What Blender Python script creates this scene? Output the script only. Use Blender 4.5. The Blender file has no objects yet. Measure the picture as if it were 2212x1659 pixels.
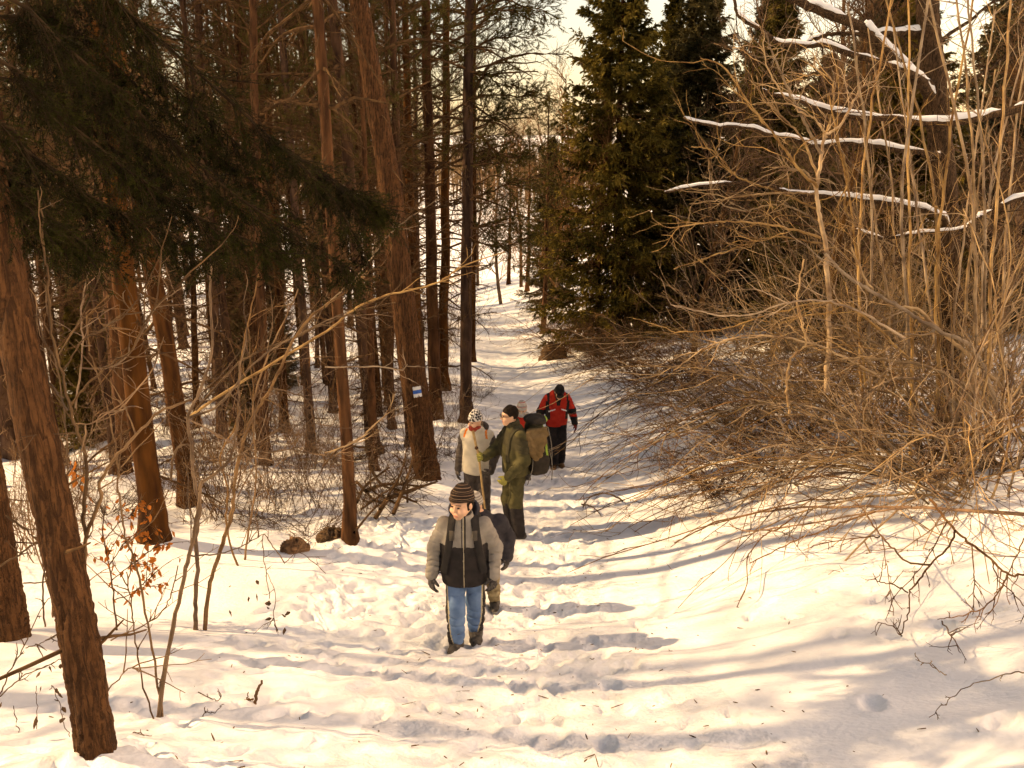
import bpy, math, numpy as np
from mathutils import Vector, Matrix

# ------------------------------------------------------------------ camera, sky, sun, exposure
SC = bpy.context.scene
COL = SC.collection
CZ = 4.1                      # camera height above the ground where the boy stands
FPX, CXP, CYP, PITCH = 1900.0, 1106.0, 829.5, math.radians(15.6)
cam_d = bpy.data.cameras.new('camera'); cam = bpy.data.objects.new('camera', cam_d); COL.objects.link(cam)
cam.location = (0, 0, CZ); cam.rotation_euler = (math.pi/2 - PITCH, 0, 0)
cam_d.sensor_width = 36.0; cam_d.lens = 36.0*FPX/2212.0; cam_d.clip_start = 0.05; cam_d.clip_end = 3000
SC.camera = cam

SUN_EL, SUN_AZ = math.radians(36), math.radians(-82)      # azimuth from +Y (view direction) towards +X
sun_dir = Vector((math.sin(SUN_AZ)*math.cos(SUN_EL), math.cos(SUN_AZ)*math.cos(SUN_EL), math.sin(SUN_EL)))
world = bpy.data.worlds.new('World'); SC.world = world; world.use_nodes = True
wn = world.node_tree
bg = wn.nodes['Background']
sky = wn.nodes.new('ShaderNodeTexSky'); sky.sky_type = 'NISHITA'; sky.sun_disc = False
sky.sun_elevation = SUN_EL; sky.sun_rotation = -SUN_AZ
sky.air_density = 1.0; sky.dust_density = 1.5; sky.ozone_density = 1.0
tint = wn.nodes.new('ShaderNodeMix'); tint.data_type = 'RGBA'; tint.blend_type = 'MULTIPLY'
tint.inputs[0].default_value = 1.0; tint.inputs[7].default_value = (1.0, 0.87, 0.745, 1)
wn.links.new(sky.outputs[0], tint.inputs[6]); wn.links.new(tint.outputs[2], bg.inputs[0])
bg.inputs[1].default_value = 0.15

sl = bpy.data.lights.new('sun', 'SUN'); sl.energy = 3.7; sl.angle = math.radians(0.8); sl.color = (1.0, 0.80, 0.54)
so = bpy.data.objects.new('sun', sl); COL.objects.link(so)
so.rotation_euler = sun_dir.to_track_quat('Z', 'Y').to_euler(); so.location = (-20, 10, 25)

vs = SC.view_settings
SC.display_settings.display_device = 'sRGB'
vs.view_transform = 'Standard'; vs.look = 'None'; vs.gamma = 1.0; vs.use_curve_mapping = False
vs.exposure = 1.0
vs.use_white_balance = True; vs.white_balance_temperature = 9200; vs.white_balance_tint = 16
SC.render.engine = 'CYCLES'
SC.cycles.max_bounces = 2; SC.cycles.diffuse_bounces = 2; SC.cycles.glossy_bounces = 1
SC.cycles.transmission_bounces = 2; SC.cycles.transparent_max_bounces = 4
SC.cycles.use_denoising = True
SC.cycles.use_adaptive_sampling = True; SC.cycles.adaptive_threshold = 0.035; SC.cycles.adaptive_min_samples = 10
SC.cycles.caustics_reflective = False; SC.cycles.caustics_refractive = False
SC.cycles.sample_clamp_indirect = 4.0

# ------------------------------------------------------------------ numpy helpers
def N3(v): v = np.asarray(v, float); return v/np.maximum(np.linalg.norm(v, axis=-1, keepdims=True), 1e-9)
def vnoise(x, y, seed=0):
    r = np.random.RandomState(seed); T = r.rand(256, 256)
    xi = np.floor(x).astype(int); yi = np.floor(y).astype(int); fx = x-xi; fy = y-yi
    fx = fx*fx*(3-2*fx); fy = fy*fy*(3-2*fy)
    a = T[xi & 255, yi & 255]; b = T[(xi+1) & 255, yi & 255]; c = T[xi & 255, (yi+1) & 255]; d = T[(xi+1) & 255, (yi+1) & 255]
    return (a*(1-fx)+b*fx)*(1-fy)+(c*(1-fx)+d*fx)*fy - 0.5
def sstep(a, b, x): t = np.clip((x-a)/(b-a), 0, 1); return t*t*(3-2*t)
def splus(x, k): return np.log1p(np.exp(np.clip(x/k, -40, 40)))*k

def mesh(name, V, Q=None, T=None, mats=(), mi=None, smooth=True):
    me = bpy.data.meshes.new(name)
    V = np.asarray(V, np.float32).reshape(-1, 3)
    Q = np.zeros((0, 4), np.int32) if Q is None or len(Q) == 0 else np.asarray(Q, np.int32)
    T = np.zeros((0, 3), np.int32) if T is None or len(T) == 0 else np.asarray(T, np.int32)
    nq, nt = len(Q), len(T)
    me.vertices.add(len(V)); me.vertices.foreach_set('co', V.ravel())
    me.loops.add(nq*4+nt*3); me.loops.foreach_set('vertex_index', np.concatenate([Q.ravel(), T.ravel()]).astype(np.int32))
    me.polygons.add(nq+nt)
    st = np.concatenate([np.arange(nq)*4, nq*4+np.arange(nt)*3]).astype(np.int32)
    me.polygons.foreach_set('loop_start', st)
    me.polygons.foreach_set('use_smooth', np.full(nq+nt, smooth, bool))
    if mi is not None: me.polygons.foreach_set('material_index', np.asarray(mi, np.int32))
    for m in mats: me.materials.append(m)
    me.update(calc_edges=True); me.validate()
    return me

class MB:
    """collects batches of vertices and faces with a material slot each"""
    def __init__(s): s.V, s.Q, s.T, s.qm, s.tm, s.n = [], [], [], [], [], 0
    def add(s, V, Q=None, T=None, m=0):
        V = np.asarray(V, float).reshape(-1, 3)
        if Q is not None and len(Q): Q = np.asarray(Q); s.Q.append(Q+s.n); s.qm.append(np.full(len(Q), m))
        if T is not None and len(T): T = np.asarray(T); s.T.append(T+s.n); s.tm.append(np.full(len(T), m))
        s.V.append(V); s.n += len(V); return s
    def tubes(s, P, R, sides=4, m=0, cap=True):
        P = np.asarray(P, float); R = np.asarray(R, float)
        if P.ndim == 2: P = P[None]; R = R[None]
        N, S, _ = P.shape
        t = N3(np.gradient(P, axis=1))
        ref = np.where(np.abs(t[:, :1, 2:3]) > .8, np.array([1., 0.07, 0]), np.array([0.05, 0, 1.]))
        ref = np.broadcast_to(ref, t.shape)
        u = N3(np.cross(t, ref)); w = np.cross(t, u)
        a = np.arange(sides)*2*np.pi/sides
        ring = P[:, :, None]+R[:, :, None, None]*(u[:, :, None]*np.cos(a)[None, None, :, None]+w[:, :, None]*np.sin(a)[None, None, :, None])
        i = np.arange(N)[:, None, None]*S*sides; j = np.arange(S-1)[None, :, None]*sides; k = np.arange(sides)[None, None]
        k2 = (k+1) % sides
        Q = np.stack([i+j+k, i+j+k2, i+j+sides+k2, i+j+sides+k], -1).reshape(-1, 4)
        return s.add(ring.reshape(-1, 3), Q, None, m)
    def needles(s, B, D, L, W, rng, m=0):
        """thin triangles: base points B, directions D"""
        N = len(B); r = rng.normal(size=(N, 3)); side = N3(np.cross(D, r))*(np.asarray(W)*.5).reshape(-1, 1)
        V = np.stack([B-side, B+side, B+D*np.asarray(L).reshape(-1, 1)], 1).reshape(-1, 3)
        return s.add(V, None, np.arange(3*N).reshape(-1, 3), m)
    def mesh(s, name, mats, smooth=True):
        V = np.concatenate(s.V) if s.V else np.zeros((0, 3))
        Q = np.concatenate(s.Q) if s.Q else None; T = np.concatenate(s.T) if s.T else None
        mi = np.concatenate([*(s.qm), *(s.tm)]) if (s.qm or s.tm) else None
        return mesh(name, V, Q, T, mats, mi, smooth)

def obj(name, me, parent=None, loc=None):
    o = bpy.data.objects.new(name, me); COL.objects.link(o)
    if parent is not None: o.parent = parent
    if loc is not None: o.location = loc
    return o
def tag(o, label=None, cat=None, group=None, kind=None):
    if label: o['label'] = label
    if cat: o['category'] = cat
    if group: o['group'] = group
    if kind: o['kind'] = kind
    return o
def thing(name, label, cat, loc=(0, 0, 0), group=None):
    o = bpy.data.objects.new(name, None); COL.objects.link(o); o.location = loc; o.empty_display_size = .2
    return tag(o, label, cat, group)

def spline(pts, n):
    """Catmull-Rom through the points, n samples (columns may include radii)"""
    p = np.asarray(pts, float); p = np.vstack([2*p[0]-p[1], p, 2*p[-1]-p[-2]])
    m = len(p)-3; u = np.linspace(0, m-1e-6, n); i = u.astype(int); f = (u-i)[:, None]
    a, b, c, d = p[i], p[i+1], p[i+2], p[i+3]
    return .5*((2*b)+(-a+c)*f+(2*a-5*b+4*c-d)*f*f+(-a+3*b-3*c+d)*f**3)

def grow(rng, base, d0, L, S, wander=.1, grav=0.0):
    base = np.asarray(base, float); d = N3(d0); N = len(base); L = np.broadcast_to(np.asarray(L, float), (N,))
    grav = np.broadcast_to(np.asarray(grav, float), (N,))
    P = np.zeros((N, S, 3)); P[:, 0] = base; st = (L/(S-1))[:, None]
    for k in range(1, S):
        d = N3(d+rng.normal(size=(N, 3))*wander+np.array([0, 0, 1.])*grav[:, None])
        P[:, k] = P[:, k-1]+d*st
    return P
def spawn(rng, P, n, t0, t1, ang, angsd=.15, perp_z=None):
    """n children on each curve: base points, directions, parent index, parameter"""
    N, S, _ = P.shape; par = np.repeat(np.arange(N), n); t = rng.uniform(t0, t1, N*n)
    f = t*(S-1); i = np.minimum(f.astype(int), S-2); w = (f-i)[:, None]
    b = P[par, i]*(1-w)+P[par, i+1]*w; tg = N3(P[par, i+1]-P[par, i])
    r = rng.normal(size=b.shape)
    if perp_z is not None: r[:, 2] *= perp_z
    pp = N3(r-tg*np.sum(r*tg, 1, keepdims=True)); a = rng.normal(ang, angsd, len(b))[:, None]
    return b, N3(tg*np.cos(a)+pp*np.sin(a)), par, t

# ------------------------------------------------------------------ the lie of the land
_prof = np.array([(-60, 14), (-25, 7.0), (-6, 1.6), (0, -1.60), (2, -2.34), (3.8, -3.07), (5, -3.54), (6.5, -4.1), (7.6, -4.38), (10, -4.80), (13, -5.30),
                  (14.6, -5.6), (20, -6.45), (30, -7.6), (45, -8.6), (60, -10.4), (80, -13.2), (120, -17), (180, -19.5), (260, -20.5), (330, -19.5), (450, -15), (700, -8), (1400, 5)], float)
_yy = np.arange(-60, 1400, .1); _zz = np.interp(_yy, _prof[:, 0], _prof[:, 1])
_k = np.exp(-np.linspace(-2, 2, 21)**2); _k /= _k.sum(); _zs = np.convolve(np.pad(_zz, 10, mode='edge'), _k, 'valid')
_pc = np.array([(-60, .8), (0, .5), (4, .25), (6.5, 0), (10, .2), (14, .5), (20, .35), (30, 0), (45, -1.3), (60, -4), (80, -10), (1400, -10)], float)
_pcy = np.arange(-60, 1400, .25); _pcx = np.convolve(np.pad(np.interp(_pcy, _pc[:, 0], _pc[:, 1]), 8, mode='edge'), np.ones(17)/17, 'valid')
def path_x(y): return np.interp(y, _pcy, _pcx)
def path_half(y): return np.interp(y, [0, 4, 7, 12, 20, 60], [1.5, 1.25, 1.0, .95, 1.0, 1.0])
def hbase(x, y):
    x = np.asarray(x, float); y = np.asarray(y, float)
    z = np.interp(y, _yy, _zs)+CZ
    u = x-path_x(y)
    fade = 1-sstep(60, 120, y)
    z = z+fade*(.30*(splus(u-1.3, .35)-splus(u-4.2, .8))+.10*splus(u-4.5, 1.0)*(1-sstep(10, 20, u))+1.0*sstep(10, 20, u)*.5)
    z = z+fade*(.05*splus(-u-1.2, .3)-.07*splus(-u-3.5, .6)*(1-sstep(14, 40, -u)))
    z = z-.09*np.exp(-(u/1.0)**2)*fade
    z = z+.22*vnoise(x/4.1+3, y/4.1, 1)*sstep(1, 3, np.abs(u))*fade + 2.0*vnoise(x/60, y/60, 2)*sstep(70, 140, y)
    z = z+1.2*sstep(6, 16, -u)*vnoise(x/9, y/9, 3)*fade
    return z
_r = np.random.RandomState(11)
# footprints: along the path and one loose trail left of it
_fp = []
for i in range(560):
    y = 2.2+18*_r.rand()**1.5; u = _r.normal(0, .55); _fp.append((path_x(y)+u, y, _r.normal(0, .35), _r.uniform(.012, .034), _r.uniform(.8, 1.15)))
for i in range(300):
    y = _r.uniform(3.0, 11); u = -_r.uniform(.8, 2.2)*(1+.12*(8-y)*(y < 8)); _fp.append((path_x(y)+u, y, _r.uniform(-3.1, 3.1), _r.uniform(.012, .034), _r.uniform(.7, 1.1)))
for i in range(34):
    _fp.append((_r.uniform(2, 5.5), _r.uniform(3.5, 8.5), _r.uniform(-3.1, 3.1), _r.uniform(.02, .05), _r.uniform(.6, 1.0)))
_fp = np.array(_fp)
_mounds = []      # snow collars, filled in while trees are laid out: x, y, radius, height
def hfine(x, y, dents=True):
    u = x-path_x(y); onp = 1-sstep(.75, 1.25, np.abs(u)/path_half(y)); d = np.hypot(x, y)
    near = 1-sstep(25, 60, d)
    wx = x+.25*vnoise(x/.7, y/.7, 31); wy = y+.25*vnoise(x/.7, y/.7, 32)
    z = .085*vnoise(wx/1.3, wy/1.05, 4)*(1-.55*onp)+.045*vnoise(wx/.52, wy/.40, 5)*(1-.35*onp)
    rough = onp+.85*np.exp(-((u+1.4)/.9)**2)
    z = z+near*(.028*vnoise(wx/.21, wy/.17, 6)*(.3+rough)+.017*vnoise(x/.085, y/.08, 7)*rough+.010*(.22-np.abs(vnoise(wx/.12, wy/.11, 15)))*rough)
    r = vnoise(wx/.30, wy/.24, 8); z = z+near*.02*rough*(.25-np.abs(r))
    bank = sstep(1.0, 2.2, u)*near
    z = z+bank*.05*vnoise((wx-wy*.4)/.9, wy/.5, 9)
    lump = sstep(2.2, 3.5, u)*sstep(8.3, 9.8, y)*(1-sstep(24, 34, y)); z = z+lump*(.30*np.maximum(vnoise(x/.75, y/.75, 10), -.1)+.12*vnoise(x/.33, y/.33, 12))
    lf = sstep(1.6, 3.0, -u)*sstep(8.5, 10.5, y)*(1-sstep(30, 40, y)); z = z+lf*(.22*np.maximum(vnoise(x/.8, y/.8, 13), -.12)+.09*vnoise(x/.3, y/.3, 14))
    return z
def ground_z(x, y):
    x = np.asarray(x, float); y = np.asarray(y, float)
    z = hbase(x, y)+hfine(x, y)
    for (mx, my, mr, mh) in _mounds:
        q = (x-mx)**2+(y-my)**2; z = z+mh*np.exp(-q/(mr*mr))
    return z

# a pixel of the 2212-wide view -> points in the world
def ray(px, py):
    c = np.array([(px-CXP)/FPX, 1.0, -(py-CYP)/FPX]); cp, sp = math.cos(PITCH), math.sin(PITCH)
    return np.array([c[0], c[1]*cp+c[2]*sp, -c[1]*sp+c[2]*cp])
def at_y(px, py, Y): d = ray(px, py); return np.array([0, 0, CZ])+d*(Y/d[1])
def above(px, py, h=0.0, lo=2.0, hi=140.0):
    d = ray(px, py); Y = np.geomspace(lo, hi, 2500); P = np.array([0, 0, CZ])+d[None]*(Y/d[1])[:, None]
    f = P[:, 2]-(hbase(P[:, 0], P[:, 1])+h); i = np.argmax(f < 0)
    if i == 0: i = 1 if f[0] < 0 else len(Y)-1
    t = f[i-1]/(f[i-1]-f[i]+1e-9); y = Y[i-1]+(Y[i]-Y[i-1])*np.clip(t, 0, 1)
    return at_y(px, py, y)
def depth_of(p): return p[1]*math.cos(PITCH)+(CZ-p[2])*math.sin(PITCH)
_off = dict(A=(0, 0), B=(0, 1000), C=(0, 2022), D=(1300, 0), E=(1300, 1000), F=(1300, 2022), G=(2696, 0), H=(2696, 1000), I=(2696, 2022))
def cr(k, x, y): return ((_off[k][0]+.63291*x)/1.85172, (_off[k][1]+.63291*y)/1.85172)

# ------------------------------------------------------------------ materials
def mat(name, c1, c2=None, scale=6.0, stretch=(1, 1, 1), rough=.85, bump=0.0, bscale=None, detail=4.0, lo=.35, hi=.65, spec=.3, coord='Object', sss=0, bdist=.02, trans=0.0, rnd=None):
    m = bpy.data.materials.new(name); m.use_nodes = True; nt = m.node_tree; b = nt.nodes['Principled BSDF']
    b.inputs['Roughness'].default_value = rough; b.inputs['Specular IOR Level'].default_value = spec
    b.inputs['Base Color'].default_value = (*c1, 1)
    tc = nt.nodes.new('ShaderNodeTexCoord'); mp = nt.nodes.new('ShaderNodeMapping'); mp.inputs['Scale'].default_value = stretch
    nt.links.new(tc.outputs[coord], mp.inputs[0])
    if c2 is not None:
        n = nt.nodes.new('ShaderNodeTexNoise'); n.inputs['Scale'].default_value = scale; n.inputs['Detail'].default_value = detail
        nt.links.new(mp.outputs[0], n.inputs['Vector'])
        r = nt.nodes.new('ShaderNodeValToRGB'); r.color_ramp.elements[0].position = lo; r.color_ramp.elements[1].position = hi
        r.color_ramp.elements[0].color = (*c1, 1); r.color_ramp.elements[1].color = (*c2, 1)
        nt.links.new(n.outputs['Fac'], r.inputs[0]); nt.links.new(r.outputs[0], b.inputs['Base Color'])
    if rnd:      # tone differs from stem to stem and tree to tree
        oi = nt.nodes.new('ShaderNodeObjectInfo'); mr = nt.nodes.new('ShaderNodeMapRange'); mr.inputs[3].default_value, mr.inputs[4].default_value = rnd
        hs_ = nt.nodes.new('ShaderNodeHueSaturation'); nt.links.new(oi.outputs['Random'], mr.inputs[0]); nt.links.new(mr.outputs[0], hs_.inputs['Value'])
        m2 = nt.nodes.new('ShaderNodeMapRange'); m2.inputs[3].default_value, m2.inputs[4].default_value = 1.08, .72; fr = nt.nodes.new('ShaderNodeMath'); fr.operation = 'FRACT'; ml = nt.nodes.new('ShaderNodeMath'); ml.operation = 'MULTIPLY'; ml.inputs[1].default_value = 7.31
        nt.links.new(oi.outputs['Random'], ml.inputs[0]); nt.links.new(ml.outputs[0], fr.inputs[0]); nt.links.new(fr.outputs[0], m2.inputs[0]); nt.links.new(m2.outputs[0], hs_.inputs['Saturation'])
        if b.inputs['Base Color'].links: nt.links.new(b.inputs['Base Color'].links[0].from_socket, hs_.inputs['Color'])
        else: hs_.inputs['Color'].default_value = (*c1, 1)
        nt.links.new(hs_.outputs[0], b.inputs['Base Color'])
    if bump > 0:
        n2 = nt.nodes.new('ShaderNodeTexNoise'); n2.inputs['Scale'].default_value = bscale or scale*3; n2.inputs['Detail'].default_value = 5
        nt.links.new(mp.outputs[0], n2.inputs['Vector'])
        bp = nt.nodes.new('ShaderNodeBump'); bp.inputs['Strength'].default_value = bump; bp.inputs['Distance'].default_value = bdist
        nt.links.new(n2.outputs['Fac'], bp.inputs['Height']); nt.links.new(bp.outputs[0], b.inputs['Normal'])
    if sss:
        b.inputs['Subsurface Weight'].default_value = sss; b.inputs['Subsurface Radius'].default_value = (.03, .015, .01)
    if trans:
        out = nt.nodes['Material Output']; tr = nt.nodes.new('ShaderNodeBsdfTranslucent'); mx = nt.nodes.new('ShaderNodeMixShader')
        mx.inputs[0].default_value = trans
        src = b.inputs['Base Color'].links[0].from_socket if b.inputs['Base Color'].links else None
        if src: nt.links.new(src, tr.inputs[0])
        else: tr.inputs[0].default_value = (*c1, 1)
        nt.links.new(b.outputs[0], mx.inputs[1]); nt.links.new(tr.outputs[0], mx.inputs[2]); nt.links.new(mx.outputs[0], out.inputs[0])
    return m
def bark_mat(name, dark, light, scale=9.0, strength=.9):
    m = bpy.data.materials.new(name); m.use_nodes = True; nt = m.node_tree; b = nt.nodes['Principled BSDF']
    b.inputs['Roughness'].default_value = .95; b.inputs['Specular IOR Level'].default_value = .15
    tc = nt.nodes.new('ShaderNodeTexCoord'); mp = nt.nodes.new('ShaderNodeMapping'); mp.inputs['Scale'].default_value = (1, 1, .28)
    nt.links.new(tc.outputs['Object'], mp.inputs[0])
    mp.inputs['Scale'].default_value = (1, 1, .11)
    v = nt.nodes.new('ShaderNodeTexNoise'); v.inputs['Scale'].default_value = scale*5.5; v.inputs['Detail'].default_value = 5; v.inputs['Roughness'].default_value = .62; v.inputs['Distortion'].default_value = .9
    nt.links.new(mp.outputs[0], v.inputs['Vector'])
    r = nt.nodes.new('ShaderNodeValToRGB'); r.color_ramp.elements[0].position = .40; r.color_ramp.elements[1].position = .56; r.color_ramp.elements[0].color = (.26, .26, .26, 1)
    nt.links.new(v.outputs['Fac'], r.inputs[0])
    n = nt.nodes.new('ShaderNodeTexNoise'); n.inputs['Scale'].default_value = scale*1.1; n.inputs['Detail'].default_value = 8; n.inputs['Roughness'].default_value = .75
    nt.links.new(tc.outputs['Object'], n.inputs['Vector'])
    mu = nt.nodes.new('ShaderNodeMath'); mu.operation = 'MULTIPLY'; nt.links.new(r.outputs[0], mu.inputs[0]); nt.links.new(n.outputs['Fac'], mu.inputs[1])
    r2 = nt.nodes.new('ShaderNodeValToRGB'); r2.color_ramp.elements[0].position = .08; r2.color_ramp.elements[1].position = .62
    r2.color_ramp.elements[0].color = (*dark, 1); r2.color_ramp.elements[1].color = (*light, 1)
    nt.links.new(mu.outputs[0], r2.inputs[0]); nt.links.new(r2.outputs[0], b.inputs['Base Color'])
    bp = nt.nodes.new('ShaderNodeBump'); bp.inputs['Strength'].default_value = strength; bp.inputs['Distance'].default_value = .025
    nt.links.new(mu.outputs[0], bp.inputs['Height']); nt.links.new(bp.outputs[0], b.inputs['Normal'])
    return m

M = {}
M['snow'] = mat('snow', (.80, .80, .80), (.86, .855, .85), 3, rough=.75, bump=.55, bscale=24, bdist=.018, spec=.25)
M['path_snow'] = mat('path_snow', (.72, .71, .70), (.84, .835, .83), 5, rough=.75, bump=.8, bscale=22, bdist=.03, spec=.25, detail=8, lo=.3, hi=.6)
M['snow_cap'] = mat('snow_cap', (.86, .86, .86), (.80, .80, .80), 8, rough=.8, bump=.25, bscale=30)
M['bark'] = bark_mat('pine_bark', (.032, .014, .006), (.135, .060, .024))
M['bark_far'] = mat('pine_bark_far', (.034, .014, .006), (.12, .050, .018), 7, (1, 1, .3), rough=.95, bump=.6, bscale=14, spec=.1, rnd=(.7, 1.3))
M['bark_up'] = mat('orange_bark', (.13, .05, .016), (.30, .125, .045), 7, (1, 1, .3), rough=.95, bump=.5, bscale=14, spec=.1)
M['oak'] = bark_mat('oak_bark', (.03, .018, .01), (.15, .085, .045), 11)
M['dead'] = mat('dead_branch', (.055, .03, .014), (.13, .07, .032), 9, rough=.95, spec=.1)
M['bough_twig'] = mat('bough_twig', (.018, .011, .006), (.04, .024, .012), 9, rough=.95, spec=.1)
M['twig_tan'] = mat('tan_twig', (.19, .10, .038), (.52, .33, .145), 5, rough=.7, spec=.25, rnd=(.5, 1.2))
M['twig_brown'] = mat('brown_twig', (.095, .042, .016), (.27, .135, .05), 5, rough=.8, spec=.2, rnd=(.5, 1.2))
M['twig_grey'] = mat('grey_twig', (.10, .05, .02), (.27, .155, .07), 6, rough=.75, spec=.25, rnd=(.5, 1.2))
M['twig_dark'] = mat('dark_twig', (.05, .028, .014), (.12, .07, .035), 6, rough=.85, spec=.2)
M['pine_needle'] = mat('pine_needle', (.045, .042, .010), (.11, .086, .022), 1.1, rough=.7, trans=.18, spec=.08)
M['spruce_needle'] = mat('spruce_needle', (.05, .041, .010), (.20, .145, .038), 1.3, rough=.7, trans=.15, lo=.4, hi=.62, spec=.08, rnd=(.75, 1.2))
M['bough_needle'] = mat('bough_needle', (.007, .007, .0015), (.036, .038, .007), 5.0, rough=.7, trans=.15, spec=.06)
M['beech_leaf'] = mat('beech_leaf', (.42, .12, .018), (.58, .20, .035), 9, rough=.6, trans=.35)
M['dry_leaf'] = mat('dry_leaf', (.05, .028, .015), (.13, .07, .03), 9, rough=.8)
M['litter'] = mat('litter', (.07, .04, .02), (.2, .12, .05), 30, rough=.9)
M['far_wood'] = mat('far_wood', (.16, .10, .055), (.27, .18, .10), .05, rough=1, spec=0)

# ------------------------------------------------------------------ where the traced trees stand (base pixel, upper pixel, width in pixels)
TREES = [ # name, base px, top px, width px, label
 ('T3', (335, 1182), (205, 0), 62, 'straight reddish pine with a bright sunlit left edge, behind the orange leaves'),
 ('T4', (410, 1097), (286, 300), 46, 'dark pine just right of the pine with the bright sunlit edge'),
 ('T5', (270, 1050), (222, 400), 36, 'pine left of and behind the pine with the bright sunlit edge'),
 ('T6', (219, 966), (150, 300), 27, 'thin dark pine far left between the leaning trunk and forest snow'),
 ('T7', (482, 962), (424, 0), 26, 'reddish pine rising above the dark spruce bough, left of all bare tops'),
 ('T9', (616, 942), (574, 0), 24, 'reddish pine rising just beyond the sloping edge of the spruce bough'),
 ('T10', (673, 986), (602, 0), 24, 'dark pine left of the thin trunk that stands in front of the brush'),
 ('T11', (758, 1182), (688, 100), 33, 'thin nearest pine in the open snow left of the brush pile'),
 ('T12', (811, 988), (722, 0), 34, 'pine just left of the pine bearing the painted trail marker'),
 ('T14', (887, 974), (842, 0), 24, 'dark pine half hidden behind the pine bearing the trail marker'),
 ('T15', (941, 912), (915, 0), 34, 'tall straight pine just right of the pine bearing the trail marker'),
 ('T16', (960, 848), (965, 0), 27, 'slim pine second from the path on its left side'),
 ('T17', (1008, 920), (1018, 0), 33, 'straight pine nearest the path, standing behind the houndstooth hat'),
 ('T18', (1022, 790), (1026, 0), 14, 'thin pine peeping from behind the pine nearest the path'),
 ('T19', (560, 900), (492, 0), 15, 'thin dark pine between two reddish trunks above the spruce bough'),
 ('T20', (835, 850), (770, 0), 18, 'slim pine in the gap left of the marked pine, far back'),
 ('T21', (905, 800), (893, 0), 13, 'very thin pine between the marked pine and the next straight one'),
 ('T22', (130, 1010), (-10, 200), 34, 'dark pine behind the leaning foreground trunk at the left'),
 ('T23', (720, 900), (655, 0), 18, 'slim pine behind the thin nearest pine'),
]
T1_px = [(212, 1660), (190, 1500), (160, 1320), (125, 1150), (75, 920), (32, 700), (5, 560), (-40, 330)]
T2_px = [(30, 1400), (5, 1260), (-20, 1100), (-50, 900)]
T13_px = [(925, 1050), (905, 900), (880, 720), (858, 540), (842, 400), (815, 240), (790, 90), (775, 0)]
for px in [t[1] for t in TREES]+[T1_px[0], T2_px[0], T13_px[0]]:
    g = above(*px); _mounds.append((g[0], g[1], .40, .11))

# ------------------------------------------------------------------ snow ground and trodden path: one sheet, split along the path's edge
def axis(segs):
    out = [segs[0][0]]
    for a, b, s0, s1 in segs:
        x = a
        while x < b-1e-6:
            f = (x-a)/(b-a); x = min(x+s0*(s1/s0)**f, b); out.append(x)
    return np.array(out)
gx = np.concatenate([-axis([(0, 4.5, .03, .034), (4.5, 14, .034, .22), (14, 60, .22, 4), (60, 900, 4, 90)])[::-1][:-1], axis([(0, 5.5, .03, .034), (5.5, 14, .034, .22), (14, 60, .22, 4), (60, 900, 4, 90)])])
gy = axis([(-40, 1.5, 4, .12), (1.5, 9, .026, .028), (9, 17, .028, .07), (17, 50, .07, .5), (50, 140, .5, 5), (140, 1350, 5, 90)])
GX, GY = np.meshgrid(gx, gy, indexing='ij')
GZ = hbase(GX, GY)+hfine(GX, GY)
def window(x, y, r):
    return slice(*np.searchsorted(gx, (x-r, x+r))), slice(*np.searchsorted(gy, (y-r, y+r)))
for (mx, my, mr, mh) in _mounds:
    w = window(mx, my, 3*mr); GZ[w] += mh*np.exp(-((GX[w]-mx)**2+(GY[w]-my)**2)/mr**2)
for (fx, fy, fa, fd, fs) in _fp:
    w = window(fx, fy, .4); dx = GX[w]-fx; dy = GY[w]-fy
    a = (dx*math.cos(fa)-dy*math.sin(fa))/(.060*fs); b = (dx*math.sin(fa)+dy*math.cos(fa))/(.135*fs)
    q = a*a+b*b
    GZ[w] += -1.25*fd*np.exp(-q**3)+.5*fd*np.exp(-(np.sqrt(q)-1.4)**2*9)*(.4+1.2*np.abs(vnoise(GX[w]/.05, GY[w]/.05, 19)))
nx, ny = GX.shape
idx = np.arange(nx*ny).reshape(nx, ny)
quads = np.stack([idx[:-1, :-1], idx[1:, :-1], idx[1:, 1:], idx[:-1, 1:]], -1).reshape(-1, 4)
V = np.stack([GX, GY, GZ], -1).reshape(-1, 3)
cx = .25*(GX[:-1, :-1]+GX[1:, :-1]+GX[1:, 1:]+GX[:-1, 1:]).ravel(); cy = .25*(GY[:-1, :-1]+GY[1:, :-1]+GY[1:, 1:]+GY[:-1, 1:]).ravel()
onp = (np.abs(cx-path_x(cy)+.18*vnoise(cx/.5, cy/.5, 77)) < path_half(cy)*(1+.22*vnoise(cx/.9, cy/.9, 76))) & (cy > -20) & (cy < 75)
def sub(q):
    u, inv = np.unique(q.ravel(), return_inverse=True); return V[u], inv.reshape(-1, 4)
# shared shading normals would break at the seam; the split follows the trampled edge, where the surface is rough anyway
for nm, sel, mt in (('ground', ~onp, 'snow'), ('path', onp, 'path_snow')):
    v, q = sub(quads[sel]); tag(obj(nm, mesh(nm, v, q, None, [M[mt]])), kind='structure')
def gz(x, y):          # height of the finished sheet (without the footprints)
    return float(ground_z(np.array([x]), np.array([y]))[0])

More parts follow.
